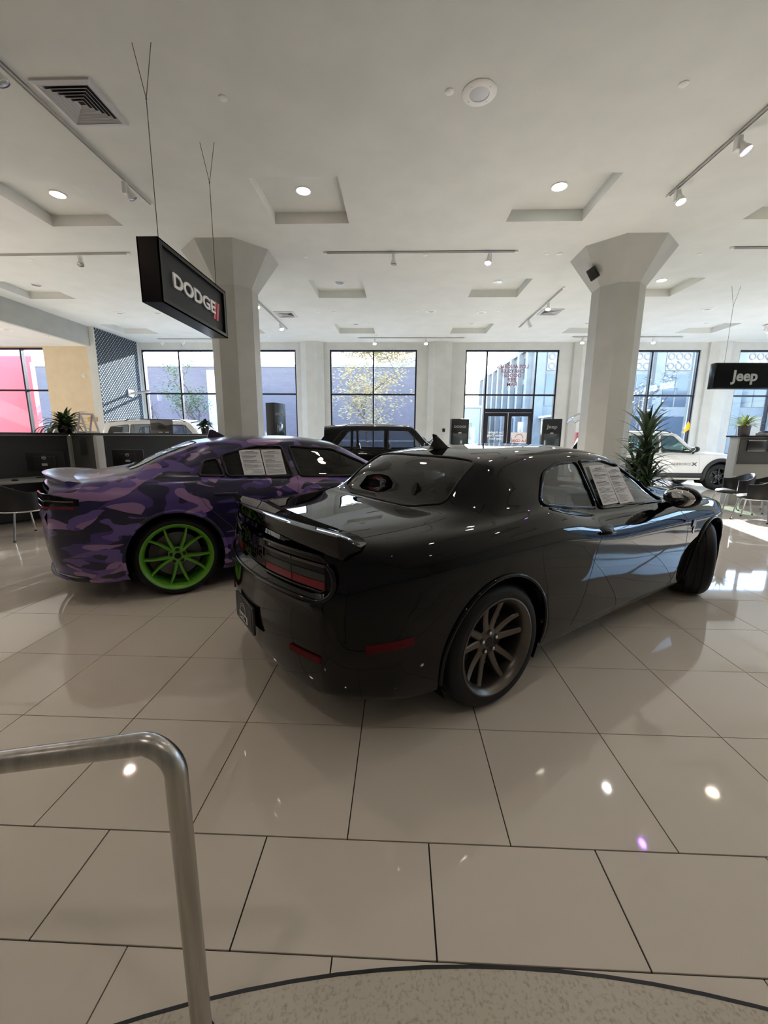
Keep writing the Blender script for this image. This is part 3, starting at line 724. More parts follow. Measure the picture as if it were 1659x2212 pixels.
# number plate
pl = MB().box(-1.098, -1.082, -.165, .165, .405, .565).build('plate_frame', mat('dark_plate_frame', (.05, .05, .052), .35, .5), coupe, bevel=.004)
MB().box(-1.101, -1.098, -.150, .150, .425, .553).build('plate_card', mat('black_card', (.008, .008, .008), .5), pl)
MB().box(-1.104, -1.101, -.075, .075, .435, .475).build('logo_box', PAPER, pl)
text('lettering', 'LA CDJR', .036, mat('black_card'), pl, frame((-1.105, 0, .455), (0, -1, 0), (0, 0, 1)), .0006, .95, .0008)
for r_ in (.062, .05): MB().lathe([(r_-.005, 0), (r_, 0), (r_, .002), (r_-.005, .002)], 24, frame((-1.102, 0, .477), (0, -1, 0), (0, 0, 1)), 0, PI, close=True).build('logo_arch', mat('grey_print', (.35, .35, .36), .6), pl)
text('lettering', 'LA Jeep Ram', .018, mat('grey_print'), pl, frame((-1.0985, 0, .415), (0, -1, 0), (0, 0, 1)), .0006)
# mirrors, handles, emblem, antenna, hood scoop
for sg in (-1, 1):
    mirror_part(coupe, 2.02, .86, .975, sg, BLACKPAINT)
    p = CS.side(1.04, .865, sg)
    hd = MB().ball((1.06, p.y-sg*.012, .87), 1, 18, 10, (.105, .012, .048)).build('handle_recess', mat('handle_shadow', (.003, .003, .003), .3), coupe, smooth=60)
    MB().tube([(.97, p.y+sg*.002, .868), (1.0, p.y+sg*.022, .873), (1.10, p.y+sg*.022, .867), (1.14, p.y+sg*.0, .858)], [.012, .017, .017, .012], 10).build('door_handle', BLACKPAINT, hd, smooth=60)
    q = CS.side(2.50, .74, sg)
    em = [(0, -.05), (.02, -.03), (.012, -.01), (.035, 0), (.045, .02), (.03, .045), (.005, .055), (-.02, .045), (-.035, .02), (-.03, .0), (-.012, .012), (.005, .005), (-.01, -.012), (-.018, -.035)]
    e_ = MB().prism([(2.47+x, .735+z*1.15) for x, z in em], q.y-sg*.004, q.y+sg*.006, 'xzy').build('fender_emblem', mat('dark_chrome'), coupe)
an = [(.50, 1.405), (.42, 1.418), (.335, 1.50), (.30, 1.505), (.31, 1.46), (.29, 1.395)]
mb = MB(); mb.frustum([(x, -.034 if z < 1.43 else -.008, z) for x, z in an], [(x, .034 if z < 1.43 else .008, z) for x, z in an])
mb.build('roof_antenna', BLACKG, coupe, bevel=.006, smooth=50)
sweep_y([(0, .0), (.42, -.02), (.36, .018), (.06, .034), (.0, .03)], -.22, .22, 10, lambda y: 2.75, 'hood_scoop', BLACKPAINT, coupe, lambda y: .995)
for y in (-.5, .5): MB().lathe([(.0, .0), (.07, .0), (.075, -.02)], 20, frame((3.92-.34*(y/.95)**2-.02, y, .62), (0, 1, 0), (0, 0, 1))).build('head_lamp', mat('clear_lamp', (.6, .6, .62), .1), coupe, smooth=40)

# ------------------------------------------------------------------ camouflage wrapped sedan
CAMO = mat('purple_camouflage_wrap', (.05, .03, .12), .32, 0, .35, .4, coat_rough=.18)
n, l, b = nodes(CAMO)
tc = n.new('ShaderNodeTexCoord')
def camo_field(loc, scale, sx, th, detail=.6, dist=1.3):
    mp = n.new('ShaderNodeMapping'); mp.inputs['Location'].default_value = loc; mp.inputs['Scale'].default_value = sx
    t = n.new('ShaderNodeTexNoise'); t.inputs['Scale'].default_value = scale; t.inputs['Detail'].default_value = detail; t.inputs['Roughness'].default_value = .45; t.inputs['Distortion'].default_value = dist
    g = n.new('ShaderNodeMath'); g.operation = 'GREATER_THAN'; g.inputs[1].default_value = th
    l.new(tc.outputs['Object'], mp.inputs[0]); l.new(mp.outputs[0], t.inputs['Vector']); l.new(t.outputs[0], g.inputs[0]); return g.outputs[0]
def layer(prev, fac, c):
    m_ = n.new('ShaderNodeMix'); m_.data_type = 'RGBA'
    l.new(fac, m_.inputs[0])
    if isinstance(prev, tuple): m_.inputs[6].default_value = (*prev, 1)
    else: l.new(prev, m_.inputs[6])
    m_.inputs[7].default_value = (*c, 1); return m_.outputs[2]
c_ = layer((.012, .008, .050), camo_field((0, 0, 0), 2.1, (1, 1, 2.4), .53), (.065, .038, .190))
c_ = layer(c_, camo_field((7, 3, 1), 2.0, (1, 1, 2.5), .56), (.30, .165, .345))
c_ = layer(c_, camo_field((-4, 8, 5), 2.2, (1, 1, 2.4), .57), (.016, .014, .036))
c_ = layer(c_, camo_field((13, -6, 2), 2.6, (1, 1, 2.6), .60), (.135, .085, .30))
l.new(c_, b.inputs['Base Color'])
GREEN = mat('lime_green_alloy', (.115, .36, .022), .33, .1, .5)
sedan_rows = [
 (keys('-1.10:.55 0:.66 3:.66 3.98:.5'), keys('-1.10:.25 -.7:.22 0:.18 3:.18 3.98:.22'), .07, -.05),
 (keys('-1.10:.65 -1.08:.70 -1.04:.75 -.98:.80 -.6:.90 0:.93 1.5:.90 2.9:.93 3.6:.88 3.98:.66'), keys('-1.10:.27 -.6:.21 0:.19 3:.19 3.98:.24'), .05, -.04),
 (keys('-1.10:.70 -1.08:.755 -1.04:.80 -.98:.85 -.75:.93 -.45:.965 0:.975 .5:.955 1.5:.92 2.5:.95 3.05:.975 3.5:.93 3.98:.70'), keys('-1.10:.38 -.6:.30 0:.28 3:.28 3.98:.32'), .02, 0),
 (keys('-1.10:.72 -1.08:.775 -1.04:.82 -.98:.87 -.75:.94 -.45:.97 0:.985 .5:.96 1.5:.925 2.5:.955 3.05:.985 3.5:.93 3.98:.71'), keys('-1.10:.56 -.6:.48 0:.46 3:.46 3.98:.46'), 0, 0),
 (keys('-1.10:.72 -1.08:.775 -1.04:.82 -.98:.87 -.75:.93 -.45:.96 0:.98 .5:.955 1.5:.93 2.5:.955 3.05:.98 3.5:.92 3.98:.71'), keys('-1.10:.68 -.6:.66 0:.66 1.5:.66 3:.64 3.98:.6'), 0, 0),
 (keys('-1.10:.71 -1.08:.76 -1.04:.80 -.98:.85 -.75:.905 0:.945 .6:.935 1.5:.92 2.9:.94 3.5:.90 3.98:.69'), keys('-1.10:.86 -.6:.88 0:.90 .6:.88 1.5:.86 2.9:.82 3.98:.74'), .015, 0),
 (keys('-1.10:.67 -1.08:.715 -1.04:.755 -.98:.795 -.75:.84 0:.865 .6:.87 1.5:.87 2.9:.88 3.5:.83 3.98:.62'), keys('-1.10:1.0 -.5:1.045 .1:1.06 .6:1.04 1.5:1.0 2.3:.975 2.9:.94 3.6:.89 3.98:.81'), .05, -.02),
 (keys('-1.10:.65 -.75:.76 0:.81 .5:.81 1.1:.815 2.2:.82 2.9:.79 3.6:.73 3.98:.55'), keys('-1.10:1.03 -.5:1.085 .1:1.09 .6:1.075 1.2:1.04 2.2:1.0 2.9:.965 3.6:.90 3.98:.83'), .06, -.05),
 (keys('-1.10:.58 -.6:.67 -.2:.735 .2:.735 .6:.715 1.1:.715 1.8:.72 2.35:.76 2.55:.70 2.9:.62 3.98:.45'), keys('-1.10:1.045 -.5:1.105 -.1:1.15 .2:1.22 .6:1.235 1.1:1.22 1.8:1.19 2.35:1.03 2.6:1.0 2.9:.985 3.6:.92 3.98:.84'), .06, -.06),
 (keys('-1.10:.48 -.6:.57 -.3:.60 .2:.585 .7:.585 1.1:.59 1.7:.585 2.1:.64 2.45:.66 2.6:.55 3.98:.35'), keys('-1.10:1.05 -.55:1.115 -.35:1.145 0:1.29 .35:1.405 .8:1.425 1.2:1.425 1.7:1.375 2.1:1.19 2.45:1.04 2.6:1.015 2.9:1.0 3.6:.935 3.98:.845'), .06, -.06),
 (keys('-1.10:.26 0:.33 .3:.30 1.6:.31 2.5:.35 3.98:.2'), keys('-1.10:1.06 -.58:1.12 -.40:1.14 -.05:1.30 .3:1.42 .8:1.465 1.2:1.47 1.7:1.42 2.1:1.22 2.48:1.04 2.65:1.02 2.9:1.01 3.6:.945 3.98:.855'), .06, -.06),
 (keys('-1.10:0 3.98:0'), keys('-1.10:1.06 -.58:1.12 -.42:1.14 -.07:1.30 .28:1.425 .8:1.475 1.2:1.48 1.7:1.43 2.1:1.23 2.5:1.045 2.65:1.025 2.9:1.015 3.6:.95 3.98:.86'), .06, -.06)]
def sedan_rear(y, z, v):
    ez0 = (z-.80)/.03; ez1 = (1.0-z)/.03; d = min(1, max(0, ez0))*min(1, max(0, ez1))*min(1, max(0, 1-(abs(y)-.55)/.12))
    return .04*float(sstep(d)) - .02*math.exp(-((z-.78)/.03)**2)
sedan_side = [('quarter_window', [(.24, 1.10), (.47, 1.085), (.42, 1.255), (.30, 1.235)], .03),
              ('rear_door_window', [(.50, 1.083), (1.16, 1.055), (1.08, 1.368), (.80, 1.37), (.46, 1.285)], .04),
              ('front_door_window', [(1.24, 1.052), (2.28, 1.02), (2.0, 1.19), (1.66, 1.335), (1.16, 1.37)], .04)]
sedan_top = [('rear_window', [(-.32, -.54), (.27, -.50), (.24, 0), (.27, .50), (-.32, .54), (-.40, 0)], .06),
             ('windshield', [(1.76, -.53), (2.38, -.64), (2.48, 0), (2.38, .64), (1.76, .53), (1.71, 0)], .05)]
TINT = glass('limo_tint_glass', (.045, .045, .05), 1.5)
sedan_sp = dict(loc=(-2.53, 4.40, 0), head=31, x=(-1.10, 3.98), W=.96, Cr=.25, Cf=.34, rows=sedan_rows, paint=CAMO, glass=TINT, rear_glass=DARKGL,
    wheels_x=(0, 3.05), arch_r=.425, wheel_z=.37, arch_z=.375, side_windows=sedan_side, top_windows=sedan_top, belt=1.08, rear_fn=sedan_rear, trim=BLACKP, trim_r=.015,
    seams=[[(.20, 1.06), (.21, .95), (.28, .82), (.50, .60), (.56, .40), (.56, .28)], [(1.20, 1.05), (1.17, .9), (1.16, .6), (1.18, .28)], [(2.34, 1.0), (2.42, .8), (2.40, .5), (2.3, .28)], [(.56, .28), (2.3, .28)]],
    seat_x=1.45, rim=GREEN, nut=BLACKP, lip_r=.016,
    wheels=[('green', 0, -.83, 0, .0), ('green', 0, .83, 0, 1.0), ('green', 3.05, -.83, .0, .3), ('green', 3.05, .83, .0, .6)])
sedan, SS, SG = build_car('sedan', 'purple camouflage wrapped sedan with lime green wheels', 'car', sedan_sp)
rx2 = lambda y: -1.10 + .25*(y/.96)**2
sweep_y([(-.01, 1.135), (.02, 1.138), (.16, 1.108), (.26, 1.09), (.26, 1.06), (.08, 1.05), (.02, 1.075), (.0, 1.11)], -.74, .74, 40, lambda y: -1.05+.26*(abs(y)/.74)**2.2, 'spoiler', CAMO, sedan, lambda y: -.05*(abs(y)/.74)**3)
for sg in (-1, 1):
    # lamp that wraps round the corner
    V = []; zs = ((.835, .985))
    path = []
    for y in np.linspace(.30, .71, 6): path.append((rx2(y)+.0, y))
    for x in np.linspace(-.92, -.70, 7):
        p = SS.side(x, .91, sg); path.append((x, abs(p.y)))
    mb = MB()
    for i, (x, y) in enumerate(path):
        t = i/(len(path)-1); zl, zh = .845 + .0*t, .985 - .075*max(0, t-.45)
        nx, ny = (-1, 0) if i < 6 else (-.25, 1)
        for o_ in (-.02, .005):
            for z in (zl, zh): V.append((x+nx*o_, sg*(y+ny*o_), z))
    k = len(path); Fs = [(0, 1, 3, 2), ((k-1)*4, (k-1)*4+2, (k-1)*4+3, (k-1)*4+1)]
    for i in range(k-1):
        q = i*4; Fs += [(q+2, q+3, q+7, q+6), (q, q+4, q+5, q+1), (q+1, q+5, q+7, q+3), (q, q+2, q+6, q+4)]
    lamp = mb.add(V, Fs).build('tail_lamp', LENS, sedan, bevel=.004)
    pts = []
    for i, (x, y) in enumerate(path[2:-1]):
        nx, ny = (-1, 0) if i+2 < 6 else (-.25, 1); pts.append((x+nx*.002, sg*(y+ny*.002), .868))
    MB().tube(pts, .011, 8).build('red_strip', REDL, lamp, smooth=60)
    pts2 = [(x, y, .925) for x, y, _ in pts]; MB().tube(pts2, .007, 8).build('clear_strip', mat('clear_lens', (.045, .045, .05), .08, 0, 1), lamp, smooth=60)
    mirror_part(sedan, 2.10, .86, 1.03, sg, CAMO)
    for x in (.46, 1.42):
        p = SS.side(x, .93, sg)
        MB().tube([(x-.10, p.y-sg*.004, .93), (x-.08, p.y+sg*.03, .932), (x+.08, p.y+sg*.03, .93), (x+.10, p.y-sg*.004, .928)], .013, 8).build('door_handle', CAMO, sedan, smooth=60)
    # side splitter below the rear bumper and vent crease
    pts = [(rx2(y)+.03, sg*y, .25) for y in np.linspace(0, .60, 8)] + [(x, sg*(abs(SS.side(x, .27, sg).y)-.02), .222) for x in np.linspace(-.86, -.46, 8)]
    MB().tube(pts, .016, 6).build('splitter', CAMO, sedan, smooth=60)
    for z, x0_, x1_ in ((.655, -.93, -.72), (.44, -.85, -.70)):
        MB().tube([SS.side(x, z, sg, -.001) for x in np.linspace(x0_, x1_, 8)], .004, 5).build('bumper_crease', BLACKP, sedan)
fin = [(.63, 1.455), (.48, 1.545), (.45, 1.54), (.42, 1.45)]
mb = MB(); mb.frustum([(x, -.03 if z < 1.5 else -.008, z) for x, z in fin], [(x, .03 if z < 1.5 else .008, z) for x, z in fin]); mb.build('roof_antenna', mat('navy_plastic', (.012, .010, .03), .3), sedan, bevel=.005)
# papers on the side glass of both cars
def sheet(car_sp, S, x0, x1, z0, z1, lean, label, grp):
    loc = Matrix.Translation(car_sp['loc']) @ Matrix.Rotation(math.radians(car_sp['head']), 4, 'Z')
    P = lambda u, w: S.side(x0+(x1-x0)*u+lean*w, z0+(z1-z0)*w, -1, .010)
    a, b_, c, d = P(0, 0), P(1, 0), P(1, 1), P(0, 1)
    o_ = thing('paper_sheet', label, 'paper', loc @ ((a+b_)/2), 0, grp)
    inv = Matrix.Translation(-(loc @ ((a+b_)/2)))
    T_ = lambda q, k: inv @ loc @ (q + Vector((0, -k, 0)))
    mb = MB(); g0 = [[T_(P(u, w), .0) for u in (0, .5, 1)] for w in (0, .33, .66, 1)]; g1 = [[T_(P(u, w), .0015) for u in (0, .5, 1)] for w in (0, .33, .66, 1)]
    mb.grid(g0); mb.grid(g1); mb.build('sheet', PAPER, o_)
    mb = MB(); y = .93; r_ = random.Random(int((x0+z0)*1000))
    for k in range(26):
        w0, w1 = (.30, .70) if k == 0 else (.08, r_.choice((.92, .92, .9, .6, .75)))
        if k in (4, 9, 14, 19): y -= .028; w1 = .45
        h_ = .016 if k in (0, 5, 10) else .0085
        mb.add([T_(P(w0, y), .003), T_(P(w1, y), .003), T_(P(w1, y-h_), .003), T_(P(w0, y-h_), .003)], [(0, 1, 2, 3)]); y -= .030
    mb.build('print', INK, o_); return o_
sheet(coupe_sp, CS, 1.245, 1.475, 1.01, 1.285, -.01, 'printed paper sheet on the black coupe window nearer its rear', 'papers on the coupe window')
sheet(coupe_sp, CS, 1.485, 1.715, 1.0, 1.262, -.015, 'printed paper sheet on the black coupe window nearer its mirror', 'papers on the coupe window')
sheet(sedan_sp, SS, .66, .87, 1.085, 1.335, -.02, 'printed paper sheet on the camouflage sedan window nearer its tail', 'papers on the sedan window')
sheet(sedan_sp, SS, .88, 1.09, 1.08, 1.335, -.02, 'printed paper sheet on the camouflage sedan window nearer its nose', 'papers on the sedan window')

# ------------------------------------------------------------------ sport utility vehicles further back
def suv(name, label, loc, head, paint, glassm, H=1.75, L=4.8, wb=2.9, W=.94, clad=None, rim=None, key='suv', trim=BLACKP, rake=0):
    k = H/1.75; xr = -.95; xf = wb+.92; b_ = 1.07*k; s = lambda z: z*k
    rows = [
     ([(xr, .55), (0, .62), (wb, .62), (xf, .5)], [(xr, .36), (0, .27), (wb, .27), (xf, .32)], .05, -.05),
     ([(xr, .74), (xr+.2, .84), (0, .88), (wb, .88), (xf-.3, .84), (xf, .66)], [(xr, .38), (0, .29), (wb, .29), (xf, .34)], .04, -.03),
     ([(xr, .78), (xr+.15, .87), (0, .93), (wb, .93), (xf-.3, .88), (xf, .70)], [(xr, .48), (0, .38), (wb, .38), (xf, .42)], .01, 0),
     ([(xr, .79), (xr+.15, .885), (0, .94), (wb, .94), (xf-.3, .89), (xf, .71)], [(xr, .62), (0, .58), (wb, .58), (xf, .58)], 0, 0),
     ([(xr, .79), (xr+.15, .88), (0, .94), (wb/2, .925), (wb, .94), (xf-.3, .89), (xf, .71)], [(xr, s(.78)), (0, s(.76)), (wb, s(.76)), (xf, s(.72))], 0, 0),
     ([(xr, .78), (xr+.15, .87), (0, .925), (wb/2, .92), (wb, .925), (xf-.3, .87), (xf, .69)], [(xr, s(.93)), (0, s(.92)), (wb, s(.90)), (xf, s(.84))], .01, 0),
     ([(xr, .76), (xr+.15, .84), (0, .885), (wb/2, .88), (wb, .88), (xf-.3, .82), (xf, .64)], [(xr, s(1.03)), (0, s(1.04)), (wb-.5, s(1.03)), (wb, s(1.02)), (xf, s(.94))], .02, -.02),
     ([(xr, .73), (xr+.15, .80), (0, .83), (wb-.5, .83), (wb, .80), (xf, .58)], [(xr, b_), (0, b_), (wb-.55, b_-.01), (wb, s(1.06)), (xf, s(.98))], .04, -.05),
     ([(xr, .69), (xr+.15, .75), (.3, .755), (wb-1.2, .745), (wb-.55, .79), (wb-.3, .70), (wb, .62), (xf, .45)], [(xr, s(1.3)), (.3, s(1.36)), (wb-1.2, s(1.36)), (wb-.55, s(1.13)), (wb-.3, s(1.09)), (wb, s(1.08)), (xf, s(.99))], .13+rake*.45, -.06),
     ([(xr, .62), (xr+.2, .66), (.3, .655), (wb-1.25, .64), (wb-.7, .70), (wb-.45, .70), (wb-.3, .58), (xf, .35)], [(xr, s(1.53)), (xr+.3, s(1.60)), (.3, s(1.65)), (wb-1.25, s(1.64)), (wb-.75, s(1.25)), (wb-.45, s(1.11)), (wb, s(1.09)), (xf, s(1.0))], .22+rake, -.06),
     ([(xr, .32), (.3, .33), (wb-1.25, .33), (wb-.4, .36), (xf, .2)], [(xr, s(1.60)), (xr+.3, s(1.68)), (.4, s(1.73)), (wb-1.3, s(1.70)), (wb-.75, s(1.27)), (wb-.4, s(1.11)), (wb, s(1.10)), (xf, s(1.01))], .24+rake, -.06),
     ([(xr, 0), (xf, 0)], [(xr, s(1.61)), (xr+.3, s(1.69)), (.4, s(1.75)), (wb-1.3, s(1.72)), (wb-.75, s(1.28)), (wb-.4, s(1.11)), (wb, s(1.10)), (xf, s(1.01))], .24+rake, -.06)]
    zt = s(1.585); zb = b_+.02
    side = [('cargo_window', [(xr+.34+.5*rake, zb+.02), (.12, zb), (.12, zt-.02), (-.12, zt-.04), (xr+.50+1.15*rake, zt-.09)], .05),
            ('rear_door_window', [(.18, zb), (1.02, zb-.005), (1.02, zt-.005), (.18, zt-.02)], .04),
            ('front_door_window', [(1.10, zb-.005), (wb-.70, zb-.015), (wb-.95, zb+.16*k), (wb-1.28, zt-.02), (1.10, zt-.005)], .04)]
    top = [('windshield', [(wb-1.22, -.56), (wb-.55, -.70), (wb-.45, 0), (wb-.55, .70), (wb-1.22, .56), (wb-1.27, 0)], .05)]
    sp = dict(loc=loc, head=head, x=(xr, xf), W=W, Cr=.14, Cf=.34, rows=rows, paint=paint, glass=glassm, wheels_x=(0, wb), arch_r=.46, wheel_z=.38, arch_z=.40,
        side_windows=side, top_windows=top, belt=b_+.02, seams=[[(.15, zb-.02), (.30, .80), (.50, .42)], [(1.06, zb), (1.06, .42)], [(wb-.62, zb-.03), (wb-.58, .42)]], seat_x=wb-1.45, rim=rim or GREYP,
        lip=clad or paint, lip_r=.055 if clad else .014, trim=BLACKP, trim_r=.008, floor_z=.30, ktop=9,
        wheels=[(key, 0, -.80, 0, 0), (key, 0, .80, 0, 1.0), (key, wb, -.80, 0, .3), (key, wb, .80, 0, .6)])
    car, S, G = build_car(name, label, 'car', sp)
    for sg in (-1, 1):
        mirror_part(car, wb-.80, .86, b_+.06, sg, BLACKG if paint is BLACKPAINT else BLACKP)
        MB().tube([S.top(x, sg*.60, .045) if .0 < x < wb-1.4 else S.top(x, sg*.60, .0) for x in np.linspace(-.55, wb-1.3, 16)], .014, 8).build('roof_rail', trim, car, smooth=60)
        for x in (.45, 1.35): 
            p = S.side(x, .97*k, sg); MB().tube([(x-.11, p.y-sg*.004, .97*k), (x-.09, p.y+sg*.035, .972*k), (x+.09, p.y+sg*.035, .97*k), (x+.11, p.y-sg*.004, .968*k)], .014, 8).build('door_handle', trim if clad is None else paint, car, smooth=60)
        V = []
        if clad:
            mb = MB()
            pts = [S.side(x, .42, sg, -.035) for x in np.linspace(.50, wb-.50, 12)]
            mb.tube(pts, .085, 8).build('sill_cladding', clad, car, smooth=60)
    mb = MB(); mb.box(xr+.03, xr+.06, -.60, .60, zb+.05, zt-.06, None)
    Mx = Matrix.Translation((xr+.03, 0, zb+.02)) @ Matrix.Rotation(math.atan2(.18+rake, .5*k), 4, 'Y')
    MB().box(-.008, .03, -.42, .42, .03, .44*k, Mx).build('tailgate_window', BLACKG, car, bevel=.01)
    for sg in (-1, 1): MB().box(xr+.08, xr+.16, sg*.70-.06, sg*.70+.06, .95*k, 1.12*k).build('tail_lamp', REDL, car, bevel=.02)
    for sg in (-1, 1): MB().box(xf-.22, xf-.12, sg*.58-.14, sg*.58+.14, .84*k, .95*k).build('head_lamp', mat('clear_lamp'), car, bevel=.02)
    return car, S
CLAD = mat('black_wheel_arch_cladding', (.02, .02, .022), .6)
WHITECAR = mat('white_car_paint', (.72, .72, .72), .25, 0, .9)
suv('black_suv', 'black three row sport utility vehicle before the tree window', (-1.42, 11.9, 0), 0, BLACKPAINT, glass('suv_side_glass', (.45, .48, .50)), H=1.80, wb=2.96, trim=CHROME, rake=.25)
sv, sS = suv('white_suv', 'white sport utility vehicle with black arch cladding behind tall palm', (6.42, 12.92, 0), 0, WHITECAR, glass('clear_green_glass', (.55, .68, .60)), H=1.70, wb=2.72, clad=CLAD, rim=mat('gunmetal_alloy', (.05, .05, .055), .25, .8))
text('lettering', 'CHEROKEE', .10, mat('grey_print'), sv, frame((1.62, sS.side(1.62, .70, -1).y-.004, .735), (1, 0, 0), (0, 0, 1)), .002, 1.1, .002)
text('lettering', 'X', .13, mat('black_print', (.03, .03, .03), .5), sv, frame((1.98, sS.side(1.98, .70, -1).y-.004, .735), (1, 0, 0), (0, 0, 1)), .002, 1.5, .003)
suv('large_white_suv', 'large white sport utility vehicle parked behind the desk partition', (-8.20, 12.9, 0), 0, WHITECAR, glass('suv_side_glass'), H=1.94, wb=3.1, W=.96, trim=BLACKP)
# ------------------------------------------------------------------ ceiling fixtures
def lampmat(name, col, st): return mat(name, (.8, .8, .8), .5, emit=col, estr=st)
PINK = lampmat('pink_white_lamp', (1, .66, .58), 4); WHITEL = lampmat('cool_white_lamp', (.95, 1, .98), 6); WARM = lampmat('warm_lamp', (1, .82, .55), 5); PURP = lampmat('violet_lamp', (.45, .18, 1), 14)
SPOTW = lampmat('spot_white_lamp', (1, .98, .92), 22)
OFF = mat('unlit_reflector', (.42, .42, .41), .25, .6)
def recessed(x, y, z, m, label, grp):
    t = thing('recessed_light', label, 'ceiling light', (x, y, z), 0, grp)
    MB().lathe([(.098, -.001), (.118, -.001), (.122, -.008), (.112, -.014), (.100, -.010)], 32, close=True).build('trim_ring', WHITEP, t, smooth=50)
    MB().lathe([(0, .0), (.06, -.001), (.098, -.009)], 32).build('lens', m, t, smooth=50)
    if m is not OFF:      # the downlight's own light
        li = bpy.data.lights.new('downlight', 'SPOT'); li.energy = 6.5; li.spot_size = 2.1; li.spot_blend = .8; li.shadow_soft_size = .08; li.color = (1, .95, .88)
        lo_ = bpy.data.objects.new('downlight', li); COL.objects.link(lo_); lo_.parent = t; lo_.location = (0, 0, -.03)
zc = ZC+.17
recessed(-5.19, 6.75, zc, PINK, 'pinkish lit recessed light in the coffer beside the spotlight track', 'lit recessed lights')
recessed(-1.46, 6.74, zc, PINK, 'pinkish lit recessed light in the coffer beside the flared column', 'lit recessed lights')
recessed(2.25, 6.72, zc, WHITEL, 'cool white lit recessed light in a coffer', 'lit recessed lights')
recessed(5.92, 6.72, zc, WARM, 'warm lit recessed light above the visitor chairs', 'lit recessed lights')
recessed(5.95, 10.39, zc, WARM, 'warm lit recessed light in the coffer behind the column', 'lit recessed lights')
recessed(-5.19, 10.4, zc, PINK, 'pinkish lit recessed light hidden behind hanging sign', 'lit recessed lights')
for x in (-5.19, -1.46, 2.25, 5.92):
    for y, w_ in ((3.06, 'first coffer row behind the landing edge'), (-.6, 'unseen coffer row above the landing, added as floor fill')): recessed(x, y, zc, PINK if x < 3 else WARM, 'lit recessed light in the ' + w_, 'lit recessed lights')  # row above the landing is added out of view to brighten the near floor
for x, y in [(-1.46, 10.45), (2.25, 10.43), (-8.9, 10.5), (-1.46, 14.05), (2.25, 14.05), (-5.19, 14.05), (5.92, 14.03), (9.58, 14.0)]:
    recessed(x, y, zc, OFF, 'unlit recessed light with white ring in a coffer', 'unlit recessed lights')

def spot_meshes():
    d = {}
    d['box'] = MB().box(-.035, .035, -.03, .03, -.16, -.02).mesh('driver_box', bevel=.006)
    d['arm'] = MB().tube([(0, 0, 0), (0, 0, -.05)], .012, 8).mesh('arm', smooth=50)
    d['head'] = MB().lathe([(.024, .10), (.030, .09), (.030, .04), (.040, .0), (.062, -.05), (.062, -.065), (.056, -.065)], 24).mesh('lamp_head', smooth=40)
    d['bulb'] = MB().lathe([(.056, -.058), (.03, -.068), (0, -.072)], 20).mesh('bulb', smooth=50)
    return d
SPM = spot_meshes()
def track(a, b, spots, label, grp='spotlight tracks'):
    a = Vector((*a, ZC)); b = Vector((*b, ZC)); c = (a+b)/2; t = thing('track_light', label, 'track light', c, 0, grp); d = b-a; rz = math.atan2(d.y, d.x)
    mb = MB(); L = d.length/2; Mx = Matrix.Rotation(rz, 4, 'Z')
    for y0, y1, z0 in ((-.018, -.012, -.03), (.012, .018, -.03), (-.018, .018, -.008)): mb.box(-L, L, y0, y1, z0, 0, Mx)
    mb.build('track', GREYP, t)
    MB().box(-L-.06, -L, -.02, .02, -.034, 0, Mx).build('end_cap', WHITEP, t, bevel=.003); MB().box(L, L+.06, -.02, .02, -.034, 0, Mx).build('end_cap', WHITEP, t, bevel=.003)
    for f, aim, tilt, m in spots:
        p = a+d*f-c
        h = link('spotlight', SPM['head'], WHITEP, t); h.location = (p.x+.05*math.sin(aim), p.y-.05*math.cos(aim), p.z-.17); h.rotation_euler = (Matrix.Rotation(aim, 4, 'Z') @ Matrix.Rotation(-tilt, 4, 'X')).to_euler()
        q = SPM['bulb'] if not SPM['bulb'].materials or SPM['bulb'].materials[0] == m else SPM['bulb'].copy()
        if q is not SPM['bulb']: q.materials.clear()
        link('bulb', q, m, h)
        k = link('driver_box', SPM['box'], WHITEP, t); k.location = p+Vector((0, 0, -.03)); k.rotation_euler = (0, 0, rz)
        k = link('arm', SPM['arm'], WHITEP, t); k.location = p+Vector((.03*math.sin(aim), -.03*math.cos(aim), -.06))
track((-3.73, 2.6), (-3.73, 6.66), [(.40, 2.2, .5, OFF), (.857, 2.2, .5, OFF)], 'white spotlight track beside the square air diffuser and hanging sign')
track((3.745, 2.6), (3.745, 6.6), [(.955, .3, .35, SPOTW), (.70, .9, .55, PURP), (.3, .9, .5, OFF)], 'spotlight track with a lit white lamp above the visitor chairs')
track((-1.40, 8.37), (2.08, 8.37), [(.36, 0, .05, OFF), (.87, -.6, .3, PURP)], 'spotlight track with a violet lamp between the two columns')
track((-9.6, 8.38), (-5.2, 8.32), [(.79, .6, .5, OFF), (.2, .2, .4, OFF)], 'spotlight track with unlit lamps above the desks')
track((5.95, 8.3), (9.6, 8.3), [(.5, .4, .4, OFF)], 'spotlight track beside the flared top of the palm side column')
track((-3.67, 10.95), (-3.67, 13.95), [(.02, .8, .4, SPOTW), (.74, .8, .5, SPOTW)], 'spotlight track with white lamps behind the sign side column')
track((3.71, 10.3), (3.71, 13.75), [(.27, -.3, .3, SPOTW), (.74, .6, .4, OFF)], 'slanting spotlight track beside the small diffuser')
track((-1.45, 15.2), (2.2, 15.2), [(.15, 0, .4, SPOTW), (.64, 0, .4, SPOTW)], 'spotlight track along the wall above the tree window')
track((-8.75, 15.35), (-5.6, 15.35), [(.06, -1.2, .6, OFF), (.3, -1.0, .6, OFF)], 'spotlight track along the wall near the diamond plate')
track((5.9, 15.08), (9.55, 15.08), [(.09, -.4, .5, SPOTW), (.74, -.4, .5, SPOTW)], 'spotlight track along the wall above the palm window')
